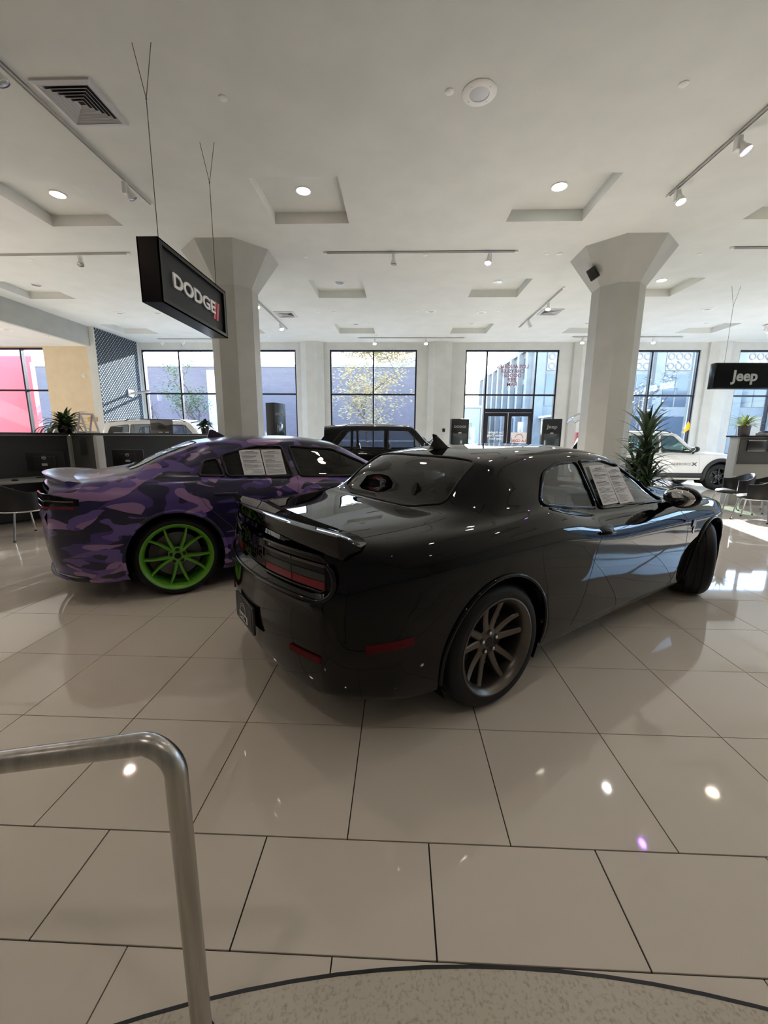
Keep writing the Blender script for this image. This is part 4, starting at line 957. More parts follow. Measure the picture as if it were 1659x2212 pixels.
track((11.0, 11.0), (11.0, 13.6), [(.98, 1.0, .6, SPOTW)], 'spotlight track near the far counter')

# air diffusers
def diffuser(x, y, s, label):
    t = thing('air_diffuser', label, 'air vent', (x, y, ZC), 0, 'square ceiling diffusers')
    mb = MB()
    for a in range(4):
        Mx = Matrix.Rotation(a*PI/2, 4, 'Z'); h = s/2
        mb.add([Mx @ Vector(p) for p in ((-h, -h, 0), (h, -h, 0), (h, -h, -.02), (-h, -h, -.02), (-h+.045, -h+.045, -.03), (h-.045, -h+.045, -.03), (-h+.045, -h+.045, 0), (h-.045, -h+.045, 0))], [(0, 1, 2, 3), (3, 2, 5, 4), (4, 5, 7, 6)])
    mb.build('diffuser_frame', mat('diffuser_paint', (.55, .55, .56), .45), t)
    MB().box(-s/2+.04, s/2-.04, -s/2+.04, s/2-.04, -.002, -.001).build('dark_throat', mat('throat_dark', (.02, .02, .025), .9), t)
    for k in range(6):
        q = s/2-.05-k*(s/2-.07)/6; mb = MB()
        for a in range(4):
            Mx = Matrix.Rotation(a*PI/2, 4, 'Z')
            mb.add([Mx @ Vector(p) for p in ((-q, -q, -.028), (q, -q, -.028), (q-.028, -q+.028, -.003), (-q+.028, -q+.028, -.003), (-q+.004, -q+.004, -.029), (q-.004, -q+.004, -.029))], [(0, 1, 2, 3), (0, 4, 5, 1)])
        mb.build('vane', mat('diffuser_paint'), t)
diffuser(-3.33, 4.82, .60, 'square louvred air diffuser beside the spotlight track near the sign cables')
diffuser(-3.28, 12.36, .55, 'small square air diffuser behind the sign side column')
diffuser(4.10, 12.2, .55, 'small square air diffuser above the entrance')
def disc_thing(name, x, y, z, r, label, cat, grp, inner=True):
    t = thing(name, label, cat, (x, y, z), 0, grp)
    MB().lathe([(r, 0), (r, -.008), (r*.92, -.016), (r*.58, -.018), (r*.55, -.012)], 36).build('bezel', WHITEP, t, smooth=40)
    MB().lathe([(r*.56, -.012), (r*.3, -.016), (0, -.017)], 36).build('grille', mat('speaker_grille', (.45, .46, .47), .5, .2), t, smooth=40)
    for a in range(4): MB().cyl((r*.75*math.cos(a*PI/2+.8), r*.75*math.sin(a*PI/2+.8), -.016), (r*.75*math.cos(a*PI/2+.8), r*.75*math.sin(a*PI/2+.8), -.020), .006, n=8).build('screw', GREYP, t)
disc_thing('ceiling_speaker', .75, 4.80, ZC, .17, 'large round white ceiling speaker with grey grille and screws', 'speaker', 'round ceiling speakers')
for x, y, z in ((.83, 12.11, ZC), (2.22, 12.25, ZC), (8.14, 11.98, ZC), (-10.75, 11.5, 4.25), (-8.0, 12.2, ZC), (-6.9, 12.2, ZC)):
    disc_thing('ceiling_speaker', x, y, z, .15, 'round ceiling speaker further back among the coffers', 'speaker', 'round ceiling speakers')
CAPM = MB().lathe([(.045, 0), (.045, -.006), (.040, -.010), (0, -.011)], 24).mesh('sprinkler_cap', smooth=40)
for x, y in [(-1.84, 4.80), (.45, 4.78), (2.70, 4.75), (-1.85, 8.58), (.44, 8.54), (2.71, 8.52), (5.54, 8.57), (-7.33, 8.61), (-2.30, 12.12), (-1.86, 12.13), (.42, 12.11), (2.66, 12.13), (7.75, 12.01), (4.07, 14.89), (2.59, 14.88), (-5.6, 12.1), (-.8, 14.9), (8.5, 14.8), (9.2, 14.8), (-4.6, 15.0)]:
    tag(link('sprinkler_cap', CAPM, WHITEP, loc=(x, y, ZC)), 'small round white sprinkler cover on the ceiling', 'sprinkler', 'sprinkler covers')
tag(MB().box(2.89, 3.0, 8.48, 8.56, ZC-.012, ZC).build('sensor_plate', WHITEP, bevel=.003), 'small white rectangular sensor plate on the ceiling', 'sensor')
tag(MB().box(-10.34, -10.26, 12.24, 12.32, 4.235, 4.25).build('sensor_plate', WHITEP, bevel=.003), 'small sensor plate under the lower ceiling', 'sensor')

# ------------------------------------------------------------------ hanging signs
SIGNF = mat('sign_face_charcoal', (.024, .026, .026), .6, spec=.2); SIGNB = mat('sign_box_black', (.006, .006, .007), .22, spec=.25)
def hanging_sign(label, c, L, axis, wires, build_face):
    t = thing('hanging_sign', label, 'sign', c)
    return t
sg = thing('hanging_sign', 'black box sign with white and red wide letters hung on cables', 'sign', (-2.30, 4.73, 2.965))
hx, hy, hz = .10, .73, .275
fm = MB()
for q in ((-hx, hx, -hy, -hy+.012, -hz, hz), (-hx, hx, hy-.012, hy, -hz, hz), (-hx, hx, -hy+.012, hy-.012, hz-.012, hz), (-hx, hx, -hy+.012, hy-.012, -hz, -hz+.012)): fm.box(*q)
for s_ in (-1, 1):     # rim of the recessed face
    for q in ((-hy, -hy+.06, -hz, hz), (hy-.06, hy, -hz, hz), (-hy+.06, hy-.06, hz-.045, hz), (-hy+.06, hy-.06, -hz, -hz+.045)): fm.box(*sorted((s_*hx, s_*(hx-.012))), *q)
fm.build('sign_box', SIGNB, sg)
for s_ in (-1, 1):
    MB().box(*sorted((s_*(hx-.03), s_*(hx-.045))), -hy+.013, hy-.013, -hz+.013, hz-.013).build('sign_face', SIGNF, sg)
    fmx = frame((s_*(hx-.028), s_*-.02, -.005), (0, s_, 0), (0, 0, 1))
    text('lettering', 'DODGE', .185, mat('letter_white', (.82, .82, .80), .3), sg, fmx, .012, 1.42, .005, space=1.0)
    mb = MB()
    for k in (0, 1):
        y0 = .42+k*.075
        mb.prism([(s_*(y0-.03), -.125), (s_*(y0+.025), -.125), (s_*(y0+.085), .085), (s_*(y0+.03), .085)], s_*(hx-.03), s_*(hx-.022), 'yzx')
    mb.build('red_stripes', mat('letter_red', (.55, .06, .07), .35), sg)
def cables(t, tops, zt, zb, spread, ax):
    for (x, y) in tops:
        mb = MB(); k = .42
        mb.cyl((x, y, zt-k), (x, y, zb), .0035, n=6)
        d_ = (spread, 0) if ax == 'x' else (0, spread)
        for s_ in (-1, 1): mb.cyl((x, y, zt-k), (x+s_*d_[0], y+s_*d_[1], zt), .003, n=6)
        mb.ball((x, y, zt-k), .008, 8, 6)
        mb.build('cable', mat('dark_cable', (.06, .06, .06), .4, .6), t)
cables(sg, [(0, -.54), (0, .70)], ZC-2.965, hz, .085, 'x')
jg = thing('hanging_sign', 'black box sign with silver letters hung over the counter', 'sign', (8.03, 10.28, 2.90))
MB().box(-.73, .73, -.085, .085, -.29, .29).build('sign_box', SIGNB, jg, bevel=.004)
MB().box(-.70, .70, -.092, -.085, -.26, .26).build('sign_face', mat('sign_face_black', (.003, .003, .003), .4, spec=.1), jg)
text('lettering', 'Jeep', .33, mat('letter_silver', (.42, .42, .42), .35, .4), jg, frame((-.04, -.093, -.01), (1, 0, 0), (0, 0, 1)), .012, 1.0, .010)
cables(jg, [(-.48, 0), (.48, 0)], ZC-2.90, .29, .10, 'x')
CRT = None

# ------------------------------------------------------------------ handrail
rl = thing('handrail', 'brushed stainless steel handrail tube bent down into a post', 'handrail', (-.472, .747, .001))
pts = [(0, 0, 0), (0, 0, .77)] + [(-.075*(1-math.cos(a)), 0, .77+.075*math.sin(a)) for a in np.linspace(.1, PI/2-.18, 9)] + [(-.5, .0, .765), (-1.4, 0, .585), (-2.4, 0, .385)]
MB().tube(pts, .0235, 24).build('rail_tube', STEEL, rl, smooth=60)
MB().lathe([(.023, .004), (.030, .004), (.030, .010), (.0236, .014)], 28).build('base_collar', STEEL, rl, smooth=40)

# ------------------------------------------------------------------ desk partitions and desks
PART = noise_col(mat('dark_partition_fabric', rough=.85, spec=.2), 160, (.050, .050, .050), (.075, .075, .074)); PTOP = mat('black_ledge', (.010, .010, .011), .3); PPOST = mat('pale_partition_post', (.52, .52, .50), .5); DESK = mat('grey_desk_laminate', (.22, .21, .20), .4)
LPART = noise_col(mat('grey_partition_fabric', rough=.85, spec=.2), 160, (.10, .10, .098), (.13, .13, .127))
ang = math.atan2(.9, .42); J = Vector((-6.11, 7.50, 0)); av = Vector((.423, .906, 0)); bv = Vector((.906, -.423, 0))
def panel(name, label, p, q, h, th, fab, grp='desk partitions', kick=True):
    p, q = Vector(p), Vector(q); d = q-p; L = d.length; t = thing(name, label, 'partition', (p+q)/2, math.atan2(d.y, d.x), grp)
    MB().box(-L/2+.03, L/2-.03, -th/2, th/2, 0, h-.05).build('fabric_panel', fab, t)
    MB().box(-L/2, L/2, -th/2-.05, th/2+.05, h-.035, h).build('top_ledge', PTOP, t, bevel=.004)
    MB().box(-L/2, L/2, -th/2-.008, th/2+.008, h-.055, h-.035).build('ledge_strip', PPOST, t)
    for s_ in (-1, 1): MB().box(s_*L/2-.03, s_*L/2+.03, -th/2-.005, th/2+.005, 0, h-.055).build('end_post', PPOST, t)
    return t
panel('desk_partition', 'dark fabric desk partition behind the monitor and black chair', J-av*3.4, J-av*.04, 1.49, .06, PART)
panel('desk_partition', 'dark fabric desk partition with a photo card on its ledge', J+av*.04, J+av*3.4, 1.49, .06, PART)
dv = panel('desk_partition', 'short grey desk divider with pale end post and clear pocket', J+bv*.08, J+bv*.86, 1.49, .06, LPART)
ce = J+bv*.90
tag(MB().cbox((0, 0, .72), (.10, .12, 1.44)).build('partition_post', PPOST, loc=ce, rz=math.atan2(bv.y, bv.x), bevel=.004), 'pale square post ending the short desk divider', 'post')
for s_ in (-1, 1):
    ho = MB().box(-.11, .11, -.004, .004, -.15, .15)
    h = ho.build('brochure_holder', glass('clear_acrylic', (.75, .77, .78)), bevel=.002)
    h.location = J+bv*.52+av*s_*-.06+Vector((0, 0, 1.25)); h.rotation_euler = (0, 0, math.atan2(bv.y, bv.x)); tag(h, 'clear acrylic brochure pocket on the short divider, ' + ('side of the first monitor' if s_ > 0 else 'side of the second monitor'), 'brochure holder', 'acrylic pockets on the divider')
    for a_ in (-.09, .09):
        for b_ in (-.14, .14): MB().cyl((a_, -.012, b_), (a_, .012, b_), .010, n=10).build('standoff', CHROME, h)
def desk(label, p0, p1, depth, side):
    p0, p1 = Vector(p0), Vector(p1); c = (p0+p1)/2 + bv*(depth/2+.06); L = (p1-p0).length
    t = thing('desk', label, 'desk', c, math.atan2(av.y, av.x), 'partition desks')
    MB().box(-L/2, L/2, -depth/2, depth/2, .71, .74).build('desk_top', DESK, t, bevel=.004)
    MB().box(-L/2+.02, L/2-.02, depth/2-.10, depth/2-.05, .02, .71).build('modesty_panel', BLACKP, t)
    for s_ in (-1, 1): MB().box(s_*(L/2-.02)-.02, s_*(L/2-.02)+.02, -depth/2+.05, depth/2-.03, 0, .71).build('side_panel', BLACKP, t)
    MB().box(L/2-.50, L/2-.06, -depth/2+.08, depth/2-.12, .08, .70).build('drawer_unit', BLACKP, t, bevel=.004)
desk('grey desk with a computer monitor beside the black chair', J-av*3.2, J-av*.12, .78, 0)
desk('grey desk behind the short divider with second monitor', J+av*.12, J+av*2.2, .78, 0)
def monitor(label, p, rz):
    t = thing('monitor', label, 'monitor', p, rz)
    MB().box(-.27, .27, -.025, .012, .10, .43).build('screen_housing', BLACKP, t, bevel=.006)
    MB().box(-.16, .16, .012, .045, .16, .36).build('rear_bulge', BLACKP, t, bevel=.012)
    MB().box(-.255, .255, -.027, -.025, .118, .415).build('screen', BLACKG, t)
    MB().box(-.03, .03, .02, .045, .01, .2).build('stand_neck', BLACKP, t); MB().box(-.13, .13, -.08, .10, 0, .014).build('stand_foot', BLACKP, t, bevel=.005)
    Mx = frame((0, .047, .335), (-1, 0, 0), (0, 0, 1))
    MB().lathe([(.026, 0), (.030, 0), (.030, .002), (.026, .002)], 24, Mx, close=True).build('logo_ring', WHITEP, t)
    text('lettering', 'DELL', .021, WHITEP, t, Mx, .001, 1, .0005)
    MB().box(-.04, .04, .045, .047, .20, .24).build('rating_label', GREYP, t)
monitor('black monitor with round white logo on the desk beside the black chair', J-av*.62+bv*.42+Vector((0, 0, .74)), math.atan2(-.80, -.60)+PI/2-2.2)
monitor('black monitor with round white logo behind the short divider', J+av*.70+bv*.55+Vector((0, 0, .74)), math.atan2(-.80, -.60)+PI/2-2.2)
tag(MB().ball((0, 0, .012), 1, 14, 8, (.055, .032, .02)).build('computer_mouse', BLACKP, loc=J-av*1.15+bv*.62+Vector((0, 0, .74)), smooth=60), 'black computer mouse on the grey desk', 'mouse')
# things on the ledge
def aframe(label, p, rz):
    t = thing('tent_sign', label, 'tent sign', p, rz)
    for s_ in (-1, 1):
        Mx = Matrix.Rotation(s_*.30, 4, 'X') @ Matrix.Translation((0, s_*.0, 0)); mb = MB()
        for q in ((-.13, -.10, 0, .36), (.10, .13, 0, .36), (-.10, .10, .33, .36), (-.10, .10, 0, .03)):
            mb.box(q[0], q[1], -.006, .006, q[2], q[3], Matrix.Translation((0, s_*.108, 0)) @ Matrix.Rotation(s_*.30, 4, 'X'))
        mb.build('tent_leaf', mat('pale_acrylic', (.62, .60, .64), .3), t)
aframe('pale open tent sign frame on the partition ledge beside the plant', J+bv*.62+Vector((0, 0, 1.49)), ang+.2)
cd = thing('photo_card', 'grey photo card of a sports car standing on the partition ledge', 'card', J+av*1.85+Vector((0, 0, 1.49)), -.10)
MB().box(-.27, .27, -.008, .008, 0, .30).build('card_board', mat('card_grey', (.10, .10, .105), .5), cd)
MB().box(-.26, .26, -.010, -.008, .17, .29).build('printed_sky', mat('card_sky', (.22, .22, .23), .5), cd)
MB().prism([(-.26, .07), (.26, .07), (.26, .20), (.12, .17), (-.05, .24), (-.16, .235), (-.26, .22)], -.012, -.010, 'xzy').build('printed_hill', mat('card_hill', (.05, .05, .052), .5), cd)
MB().prism([(-.09, .10), (.10, .10), (.12, .13), (.10, .155), (.05, .165), (.01, .19), (-.05, .188), (-.09, .16), (-.11, .13)], -.014, -.012, 'xzy').build('printed_car', mat('card_car', (.015, .015, .017), .3), cd)
MB().box(-.08, .02, -.012, -.010, .015, .035).box(.08, .17, -.012, -.010, .015, .035).build('printed_caption', PAPER, cd)
tag(MB().cbox((0, 0, .008), (.22, .30, .016)).build('paper_stack', PAPER, loc=J+av*.95+Vector((0, 0, 1.49)), rz=.4), 'loose papers lying on the partition ledge', 'papers')

# ------------------------------------------------------------------ plants
def leaf(mb, base, az, el, L, w, droop, n=7, fold=.25):
    d = Vector((math.cos(az), math.sin(az), 0)); s_ = Vector((-math.sin(az), math.cos(az), 0)); P = Vector(base); e = el; V = []
    for i in range(n+1):
        t = i/n; ww = w*math.sin(PI*min(1, .08+.92*t)**.75)*.5 if i < n else .001
        nrm = Vector((-math.cos(az)*math.sin(e), -math.sin(az)*math.sin(e), math.cos(e)))
        V += [P - s_*ww + nrm*ww*fold, P, P + s_*ww + nrm*ww*fold]
        P = P + (d*math.cos(e)+Vector((0, 0, 1))*math.sin(e))*(L/n); e -= droop/n
    mb.add(V, [f for i in range(n) for f in ((i*3, i*3+1, i*3+4, i*3+3), (i*3+1, i*3+2, i*3+5, i*3+4))])
def leafmat(name, c0, c1, tr=.0): 
    m = noise_col(mat(name, rough=.42, spec=.4), 9, c0, c1); return m
DG = leafmat('dark_leaf', (.022, .042, .018), (.05, .085, .035)); BG = leafmat('bright_leaf', (.16, .24, .06), (.42, .48, .20)); MG = leafmat('mid_leaf', (.05, .09, .03), (.10, .15, .05)); BRN = mat('brown_stem', (.06, .045, .03), .8)
def add_leaves(t, nm, m, specs):
    for k, sp_ in enumerate(specs):
        mb = MB(); leaf(mb, *sp_); mb.build(nm, m, t, smooth=60)
dr = thing('palm_plant', 'tall dark dracaena palm plant beside the octagonal column', 'plant', (4.20, 7.22, 0))
MB().lathe([(0, .02), (.20, .02), (.24, .48), (.26, .50), (.23, .50), (.22, .46), (0, .46)], 28).build('pot', BLACKP, dr, smooth=40)
r_ = random.Random(3)
for k, (sx, sy, zt_) in enumerate(((0, 0, 1.66), (.08, .05, 1.25), (-.07, .06, .98), (.04, -.08, .75))):
    MB().tube([(sx*.5, sy*.5, .44), (sx, sy, .44+(zt_-.44)*.5), (sx*1.3, sy*1.3, zt_)], .028, 8).build('cane', BRN, dr, smooth=60)
    specs = []
    lo = max(.50, zt_-1.05)
    for i in range(84 if k == 0 else 46):
        t = i/(83 if k == 0 else 45); z = lo + (zt_-lo)*t
        specs.append(((sx*1.2, sy*1.2, z), i*2.4+k, .15+1.15*t**1.5+r_.uniform(-.15, .15), r_.uniform(.46, .68)*(1 if t < .95 else .85), .060, r_.uniform(.9, 1.8)*(1-.55*t)))
    add_leaves(dr, 'leaf', DG, specs)
gp = thing('potted_plant', 'bright green variegated plant in a grey pot on the counter', 'plant', (7.62, 9.50, 1.54))
MB().lathe([(0, .0), (.105, .0), (.115, .20), (.12, .21), (.105, .21), (.10, .17), (0, .17)], 26).build('pot', mat('grey_brown_pot', (.10, .085, .08), .5), gp, smooth=40)
add_leaves(gp, 'leaf', BG, [((0, 0, .17), i*2.4, .35+1.0*r_.random(), r_.uniform(.28, .46), .040, r_.uniform(.6, 1.7)) for i in range(70)])
bp_ = thing('potted_plant', 'trailing dark plant in a black bowl on the partition ledge', 'plant', J-av*.06+Vector((0, 0, 1.49)))
MB().lathe([(0, .0), (.10, .0), (.15, .06), (.15, .12), (.135, .14), (.12, .12), (0, .10)], 26).build('bowl', mat('dark_bowl', (.015, .012, .014), .12), bp_, smooth=40)
add_leaves(bp_, 'leaf', MG, [((0, 0, .11), i*2.4, .2+1.1*r_.random(), r_.uniform(.30, .52), .070, r_.uniform(.7, 1.9)) for i in range(64)])
add_leaves(bp_, 'red_leaf', mat('reddish_leaf', (.16, .06, .035), .45), [((0, 0, .13), i*2.1, .7+.6*r_.random(), r_.uniform(.20, .30), .045, r_.uniform(.4, .9)) for i in range(10)])
add_leaves(bp_, 'trailing_leaf', DG, [((-.15+.1*math.cos(i), .05*math.sin(i*2), .10-.01*i % .08), PI+.6*math.sin(i*1.7), .3, r_.uniform(.25, .55), .05, 2.2) for i in range(12)])
ip = thing('potted_plant', 'small leafy dark plant on the ledge beside the sign side column', 'plant', J+av*3.0+Vector((0, 0, 1.49)))
MB().lathe([(0, .0), (.08, .0), (.10, .14), (.09, .14), (0, .11)], 22).build('pot', BLACKP, ip, smooth=40)
add_leaves(ip, 'leaf', DG, [((.06*math.cos(i*2.4), .06*math.sin(i*2.4), .12+.16*r_.random()), i*2.4, r_.uniform(-.1, .9), r_.uniform(.12, .22), .07, r_.uniform(.4, 1.2)) for i in range(60)])
sp2 = thing('potted_plant', 'small dark leafy plant behind the coupe roof near the entrance', 'plant', (.95, 13.6, 0))
MB().lathe([(0, .0), (.16, .0), (.20, .9), (.18, .9), (0, .85)], 22).build('planter', BLACKP, sp2, smooth=40)
add_leaves(sp2, 'leaf', DG, [((.1*math.cos(i*2.4), .1*math.sin(i*2.4), .9+.4*r_.random()), i*2.4, r_.uniform(-.1, 1.0), r_.uniform(.2, .36), .07, r_.uniform(.4, 1.2)) for i in range(60)])

# ------------------------------------------------------------------ chairs
LEATHER = mat('black_leather', (.012, .012, .012), .38)
def tub_chair(label, p, rz, grp):
    t = thing('chair', label, 'chair', p, rz, grp)
    G0 = []; 
    for i in range(25):
        a = PI*1.12*(i/24-.5); c, s_ = math.cos(a), math.sin(a); top = .80-.13*abs(math.sin(a))**2.2; row = []
        for rr_, z in ((.265, .43), (.285, top-.02), (.295, top), (.315, top), (.322, top-.02), (.295, .40), (.27, .385)): row.append((-rr_*c, rr_*s_, z))
        G0.append(row)
    mb = MB(); k = 7; V = [p_ for r_ in G0 for p_ in r_]; Fs = [tuple(range(k)), tuple(range(24*k, 25*k))]
    for i in range(24):
        for j in range(k): Fs.append((i*k+j, (i+1)*k+j, (i+1)*k+(j+1) % k, i*k+(j+1) % k))
    mb.add(V, Fs).build('backrest', LEATHER, t, smooth=45)
    prof = [(.0, .47), (.20, .47), (.262, .455), (.275, .43), (.262, .40), (.0, .385)]
    MB().lathe(prof, 32).build('seat', LEATHER, t, smooth=50)
    rim_ = [(-.322*math.cos(a), .322*math.sin(a), .80-.13*abs(math.sin(a))**2.2) for a in np.linspace(-PI*.56, PI*.56, 24)]
    MB().tube([(-.31*math.cos(a), .31*math.sin(a), .405) for a in np.linspace(-PI*.62, PI*.62, 28)], .011, 8).build('chrome_rail', CHROME, t, smooth=60)
    for x, y in ((.18, .22), (.18, -.22), (-.20, .20), (-.20, -.20)):
        l_ = MB().tube([(x, y, .40), (x*1.35, y*1.25, .015)], .0125, 10).build('leg', CHROME, t, smooth=60)
        MB().cyl((x*1.35, y*1.25, 0), (x*1.35, y*1.25, .02), .016, n=12).build('foot', BLACKP, l_)
tub_chair('black tub chair with chrome legs at the grey desk behind the sedan', (-5.42, 5.62, 0), 1.2, 'black tub chairs')
tub_chair('black tub chair in the sun turned away from the counter', (6.55, 7.65, 0), 2.2, 'black tub chairs')
tub_chair('black tub chair tucked between the counter and the other chairs', (6.75, 8.45, 0), 2.9, 'black tub chairs')
tub_chair('black tub chair behind the two sunlit chairs', (7.45, 8.55, 0), 1.7, 'black tub chairs')

# ------------------------------------------------------------------ counter, kiosks and stands
ct = thing('counter', 'tall grey counter partition with two dark brochure slots', 'counter', (8.92, 9.40, 0))
CB = mat('counter_beige', (.42, .41, .38), .5); CP = mat('counter_grey_panel', (.085, .085, .085), .5)
MB().box(-1.5, 1.7, -.04, .20, 0, 1.50).build('counter_body', CB, ct, bevel=.004)
MB().box(-1.46, 1.66, -.055, -.04, .92, 1.485).build('front_panel', CP, ct, bevel=.003)
MB().box(-1.53, 1.73, -.10, .28, 1.50, 1.54).build('counter_top', PTOP, ct, bevel=.004)
for x in (-1.12, -.66, -.2):
    s_ = MB().box(x-.19, x+.19, -.085, -.055, 1.20, 1.44).build('brochure_slot', mat('slot_dark', (.018, .018, .02), .25), ct, bevel=.004)
    for z in (1.20, 1.425): MB().box(x-.19, x+.19, -.093, -.085, z, z+.014).build('slot_bar', GREYP, s_)
bk = tag(MB().cbox((0, 0, .03), (.30, .22, .06)).build('book', mat('book_cover', (.35, .35, .35), .5), loc=(8.12, 9.5, 1.54), rz=.1, bevel=.004), 'grey ring binder lying on the counter beside plant', 'binder')
tag(MB().cbox((0, 0, .02), (.26, .20, .04)).build('book', mat('book_blue', (.03, .04, .06), .4), loc=(8.14, 9.5, 1.60), rz=-.1, bevel=.003), 'dark blue book on top of the binder', 'book')

def kiosk(label, p, rz, w, d_, h, word, sz):
    t = thing('kiosk', label, 'kiosk', p, rz)
    MB().box(-w/2, w/2, -d_/2, d_/2, 0, h).build('cabinet', mat('kiosk_black', (.010, .010, .011), .3), t, bevel=.006)
    MB().box(-w/2+.06, w/2-.06, -d_/2-.012, -d_/2, h*.42, h*.76).build('screen', mat('kiosk_screen', (.05, .06, .065), .08, 0, 1), t, bevel=.003)
    MB().box(-.05, .05, -d_/2-.014, -d_/2-.008, h*.765, h*.775).build('status_light', WHITEP, t)
    MB().box(-w/2+.06, w/2-.06, -d_/2-.05, -d_/2, h*.36, h*.40).build('brochure_tray', GREYP, t, bevel=.004)
    text('lettering', word, sz, mat('grey_print'), t, frame((0, -d_/2-.003, h*.87), (1, 0, 0), (0, 0, 1)), .003, 1.15, .002)
kiosk('black kiosk with screen and small lettering beside the entrance, tree window side', (2.07, 14.5, 0), .05, .60, .30, 2.05, 'DODGE', .10)
k3 = (5.20, 14.5, 0)
kiosk('black kiosk with screen and pale lettering beside the entrance, column side', k3, -.1, .62, .30, 2.07, 'Jeep', .17)
kiosk('narrow black kiosk seen edge on beside the sign side column', (-3.42, 11.5, 0), 1.15, .46, .30, 2.33, 'DODGE', .09)
rs = thing('display_stand', 'red display stand with dark panel beside the entrance kiosk', 'display stand', (6.25, 14.3, 0))
MB().box(-.26, .26, -.16, .16, 0, 1.62).build('stand_body', REDP, rs, bevel=.01)
MB().box(-.17, .17, -.18, -.16, .95, 1.50).build('stand_panel', BLACKG, rs, bevel=.004)
MB().box(.0, .20, -.10, .10, 1.62, 1.86).build('stand_topper', REDP, rs, bevel=.01)
MB().cyl((0, 0, 1.62), (0, 0, 2.15), .015, n=10).build('stand_pole', CHROME, rs)
V = []; mb = MB(); g = []
for i in range(9):
    u = i/8-.5; g.append([(u*1.0, v*.34, 2.12+.18*(1-(2*u)**2)-.05*(2*v)**2) for v in np.linspace(-1, 1, 5)])
mb.grid(g); mb.grid([[(x, y, z-.015) for x, y, z in r_] for r_ in g]); mb.build('chrome_hood', CHROME, rs, smooth=60)
tag(MB().box(1.62, 1.72, 15.72, 15.76, 1.62, 1.74).build('wall_box', BLACKP, bevel=.004), 'small black control box on pilaster beside the entrance kiosk', 'control box')
# wall bits on the tan wall
tag(MB().box(-10.42, -10.33, 13.63, 13.66, 3.28, 3.38).box(-10.395, -10.355, 13.60, 13.63, 3.30, 3.345).build('thermostat', WHITEP, bevel=.004), 'small white thermostat on the tan wall', 'thermostat')
tag(MB().box(-10.42, -10.10, 13.63, 13.66, 1.86, 2.0).build('wall_plaque', mat('orange_plaque', (.55, .30, .12), .5), bevel=.004), 'small orange plaque low on the tan wall', 'plaque')
wl_ = thing('panel_light', 'small chrome bracket lamp on the diamond plate panel', 'lamp', (-9.885, 15.2, 2.92))
MB().box(0, .03, -.14, .14, -.12, .12).build('bracket', WHITEP, wl_, bevel=.006)
MB().tube([(.03, 0, 0), (.30, .10, .04), (.62, .22, .10)], [.05, .04, .06], 12).build('lamp_arm', CHROME, wl_, smooth=60)
tag(MB().prism([(-.14, 0), (.16, .22), (0, .46)], -.01, .01, 'xzy').build('pennant', mat('yellow_vinyl', (.85, .55, .02), .5), loc=(10.80, 16.05, 1.62)), 'small yellow pennant fixed to the window frame behind white vehicle', 'pennant')
# ------------------------------------------------------------------ outside
ASPH = noise_col(mat('asphalt', rough=.85, spec=.3), 6, (.10, .10, .105), (.15, .15, .155)); CONC = noise_col(mat('pavement_concrete', rough=.85), 4, (.36, .36, .35), (.44, .44, .43))
struct(MB().box(-120, 120, -60, 140, -.30, -.13).build('ground', ASPH), 'grey asphalt street outside')
struct(MB().box(-60, 60, 16.35, 20.0, -.13, -.02).build('pavement', CONC), 'pale concrete pavement outside the windows')
struct(MB().box(XR+.3, XR+4, -60, 16.3, -.13, -.02).build('pavement_side', CONC), 'pale concrete pavement along the street side')
BR = mat('painted_brick', rough=.85, spec=.2)
n, l, b = nodes(BR); tc = n.new('ShaderNodeTexCoord'); mp = n.new('ShaderNodeMapping'); mp.inputs['Rotation'].default_value = (PI/2, 0, 0)
bt = n.new('ShaderNodeTexBrick'); bt.inputs['Scale'].default_value = 1.6; bt.inputs['Color1'].default_value = (.185, .165, .185, 1); bt.inputs['Color2'].default_value = (.165, .148, .168, 1); bt.inputs['Mortar'].default_value = (.145, .13, .148, 1); bt.inputs['Mortar Size'].default_value = .012
l.new(tc.outputs['Object'], mp.inputs[0]); l.new(mp.outputs[0], bt.inputs['Vector']); l.new(bt.outputs[0], b.inputs['Base Color'])
bl = thing('building', 'long lilac grey painted brick building across the street', 'building', (-20, 30, 0))
MB().box(-26, 21.6, 0, 12, -.2, 6.15).build('wall', BR, bl)
MB().box(-26, 21.6, -.06, .10, 6.15, 6.32).build('parapet', CONC, bl)
MB().box(18.2, 21.4, 2, 5, 6.2, 7.15).build('roof_unit', GREYP, bl, bevel=.03); MB().box(6.6, 8.6, 2, 4, 6.2, 6.9).build('roof_unit', GREYP, bl, bevel=.03)
MB().box(-26, 21.6, -.03, 0, 1.0, 1.12).build('string_course', CONC, bl)
MB().box(6.3, 7.4, -.25, 0, -.1, 5.9).build('pale_pier', mat('pale_green_paint', (.55, .62, .55), .7), bl)
b2 = thing('building', 'low pale shop building seen past the entrance sidelight', 'building', (8, 58, 0))
MB().box(-6, 3, 0, 10, -.2, 5.2).build('wall', mat('pale_render', (.55, .55, .56), .8), b2)
MB().box(-6.2, 3.2, -.3, 10, 5.2, 5.5).build('roof', GREYP, b2)
for i in range(4): MB().box(-5.2+i*2, -4.0+i*2, -.06, .0, 1.0, 3.2).build('shop_window', mat('dark_glazing', (.08, .10, .13), .1), b2)
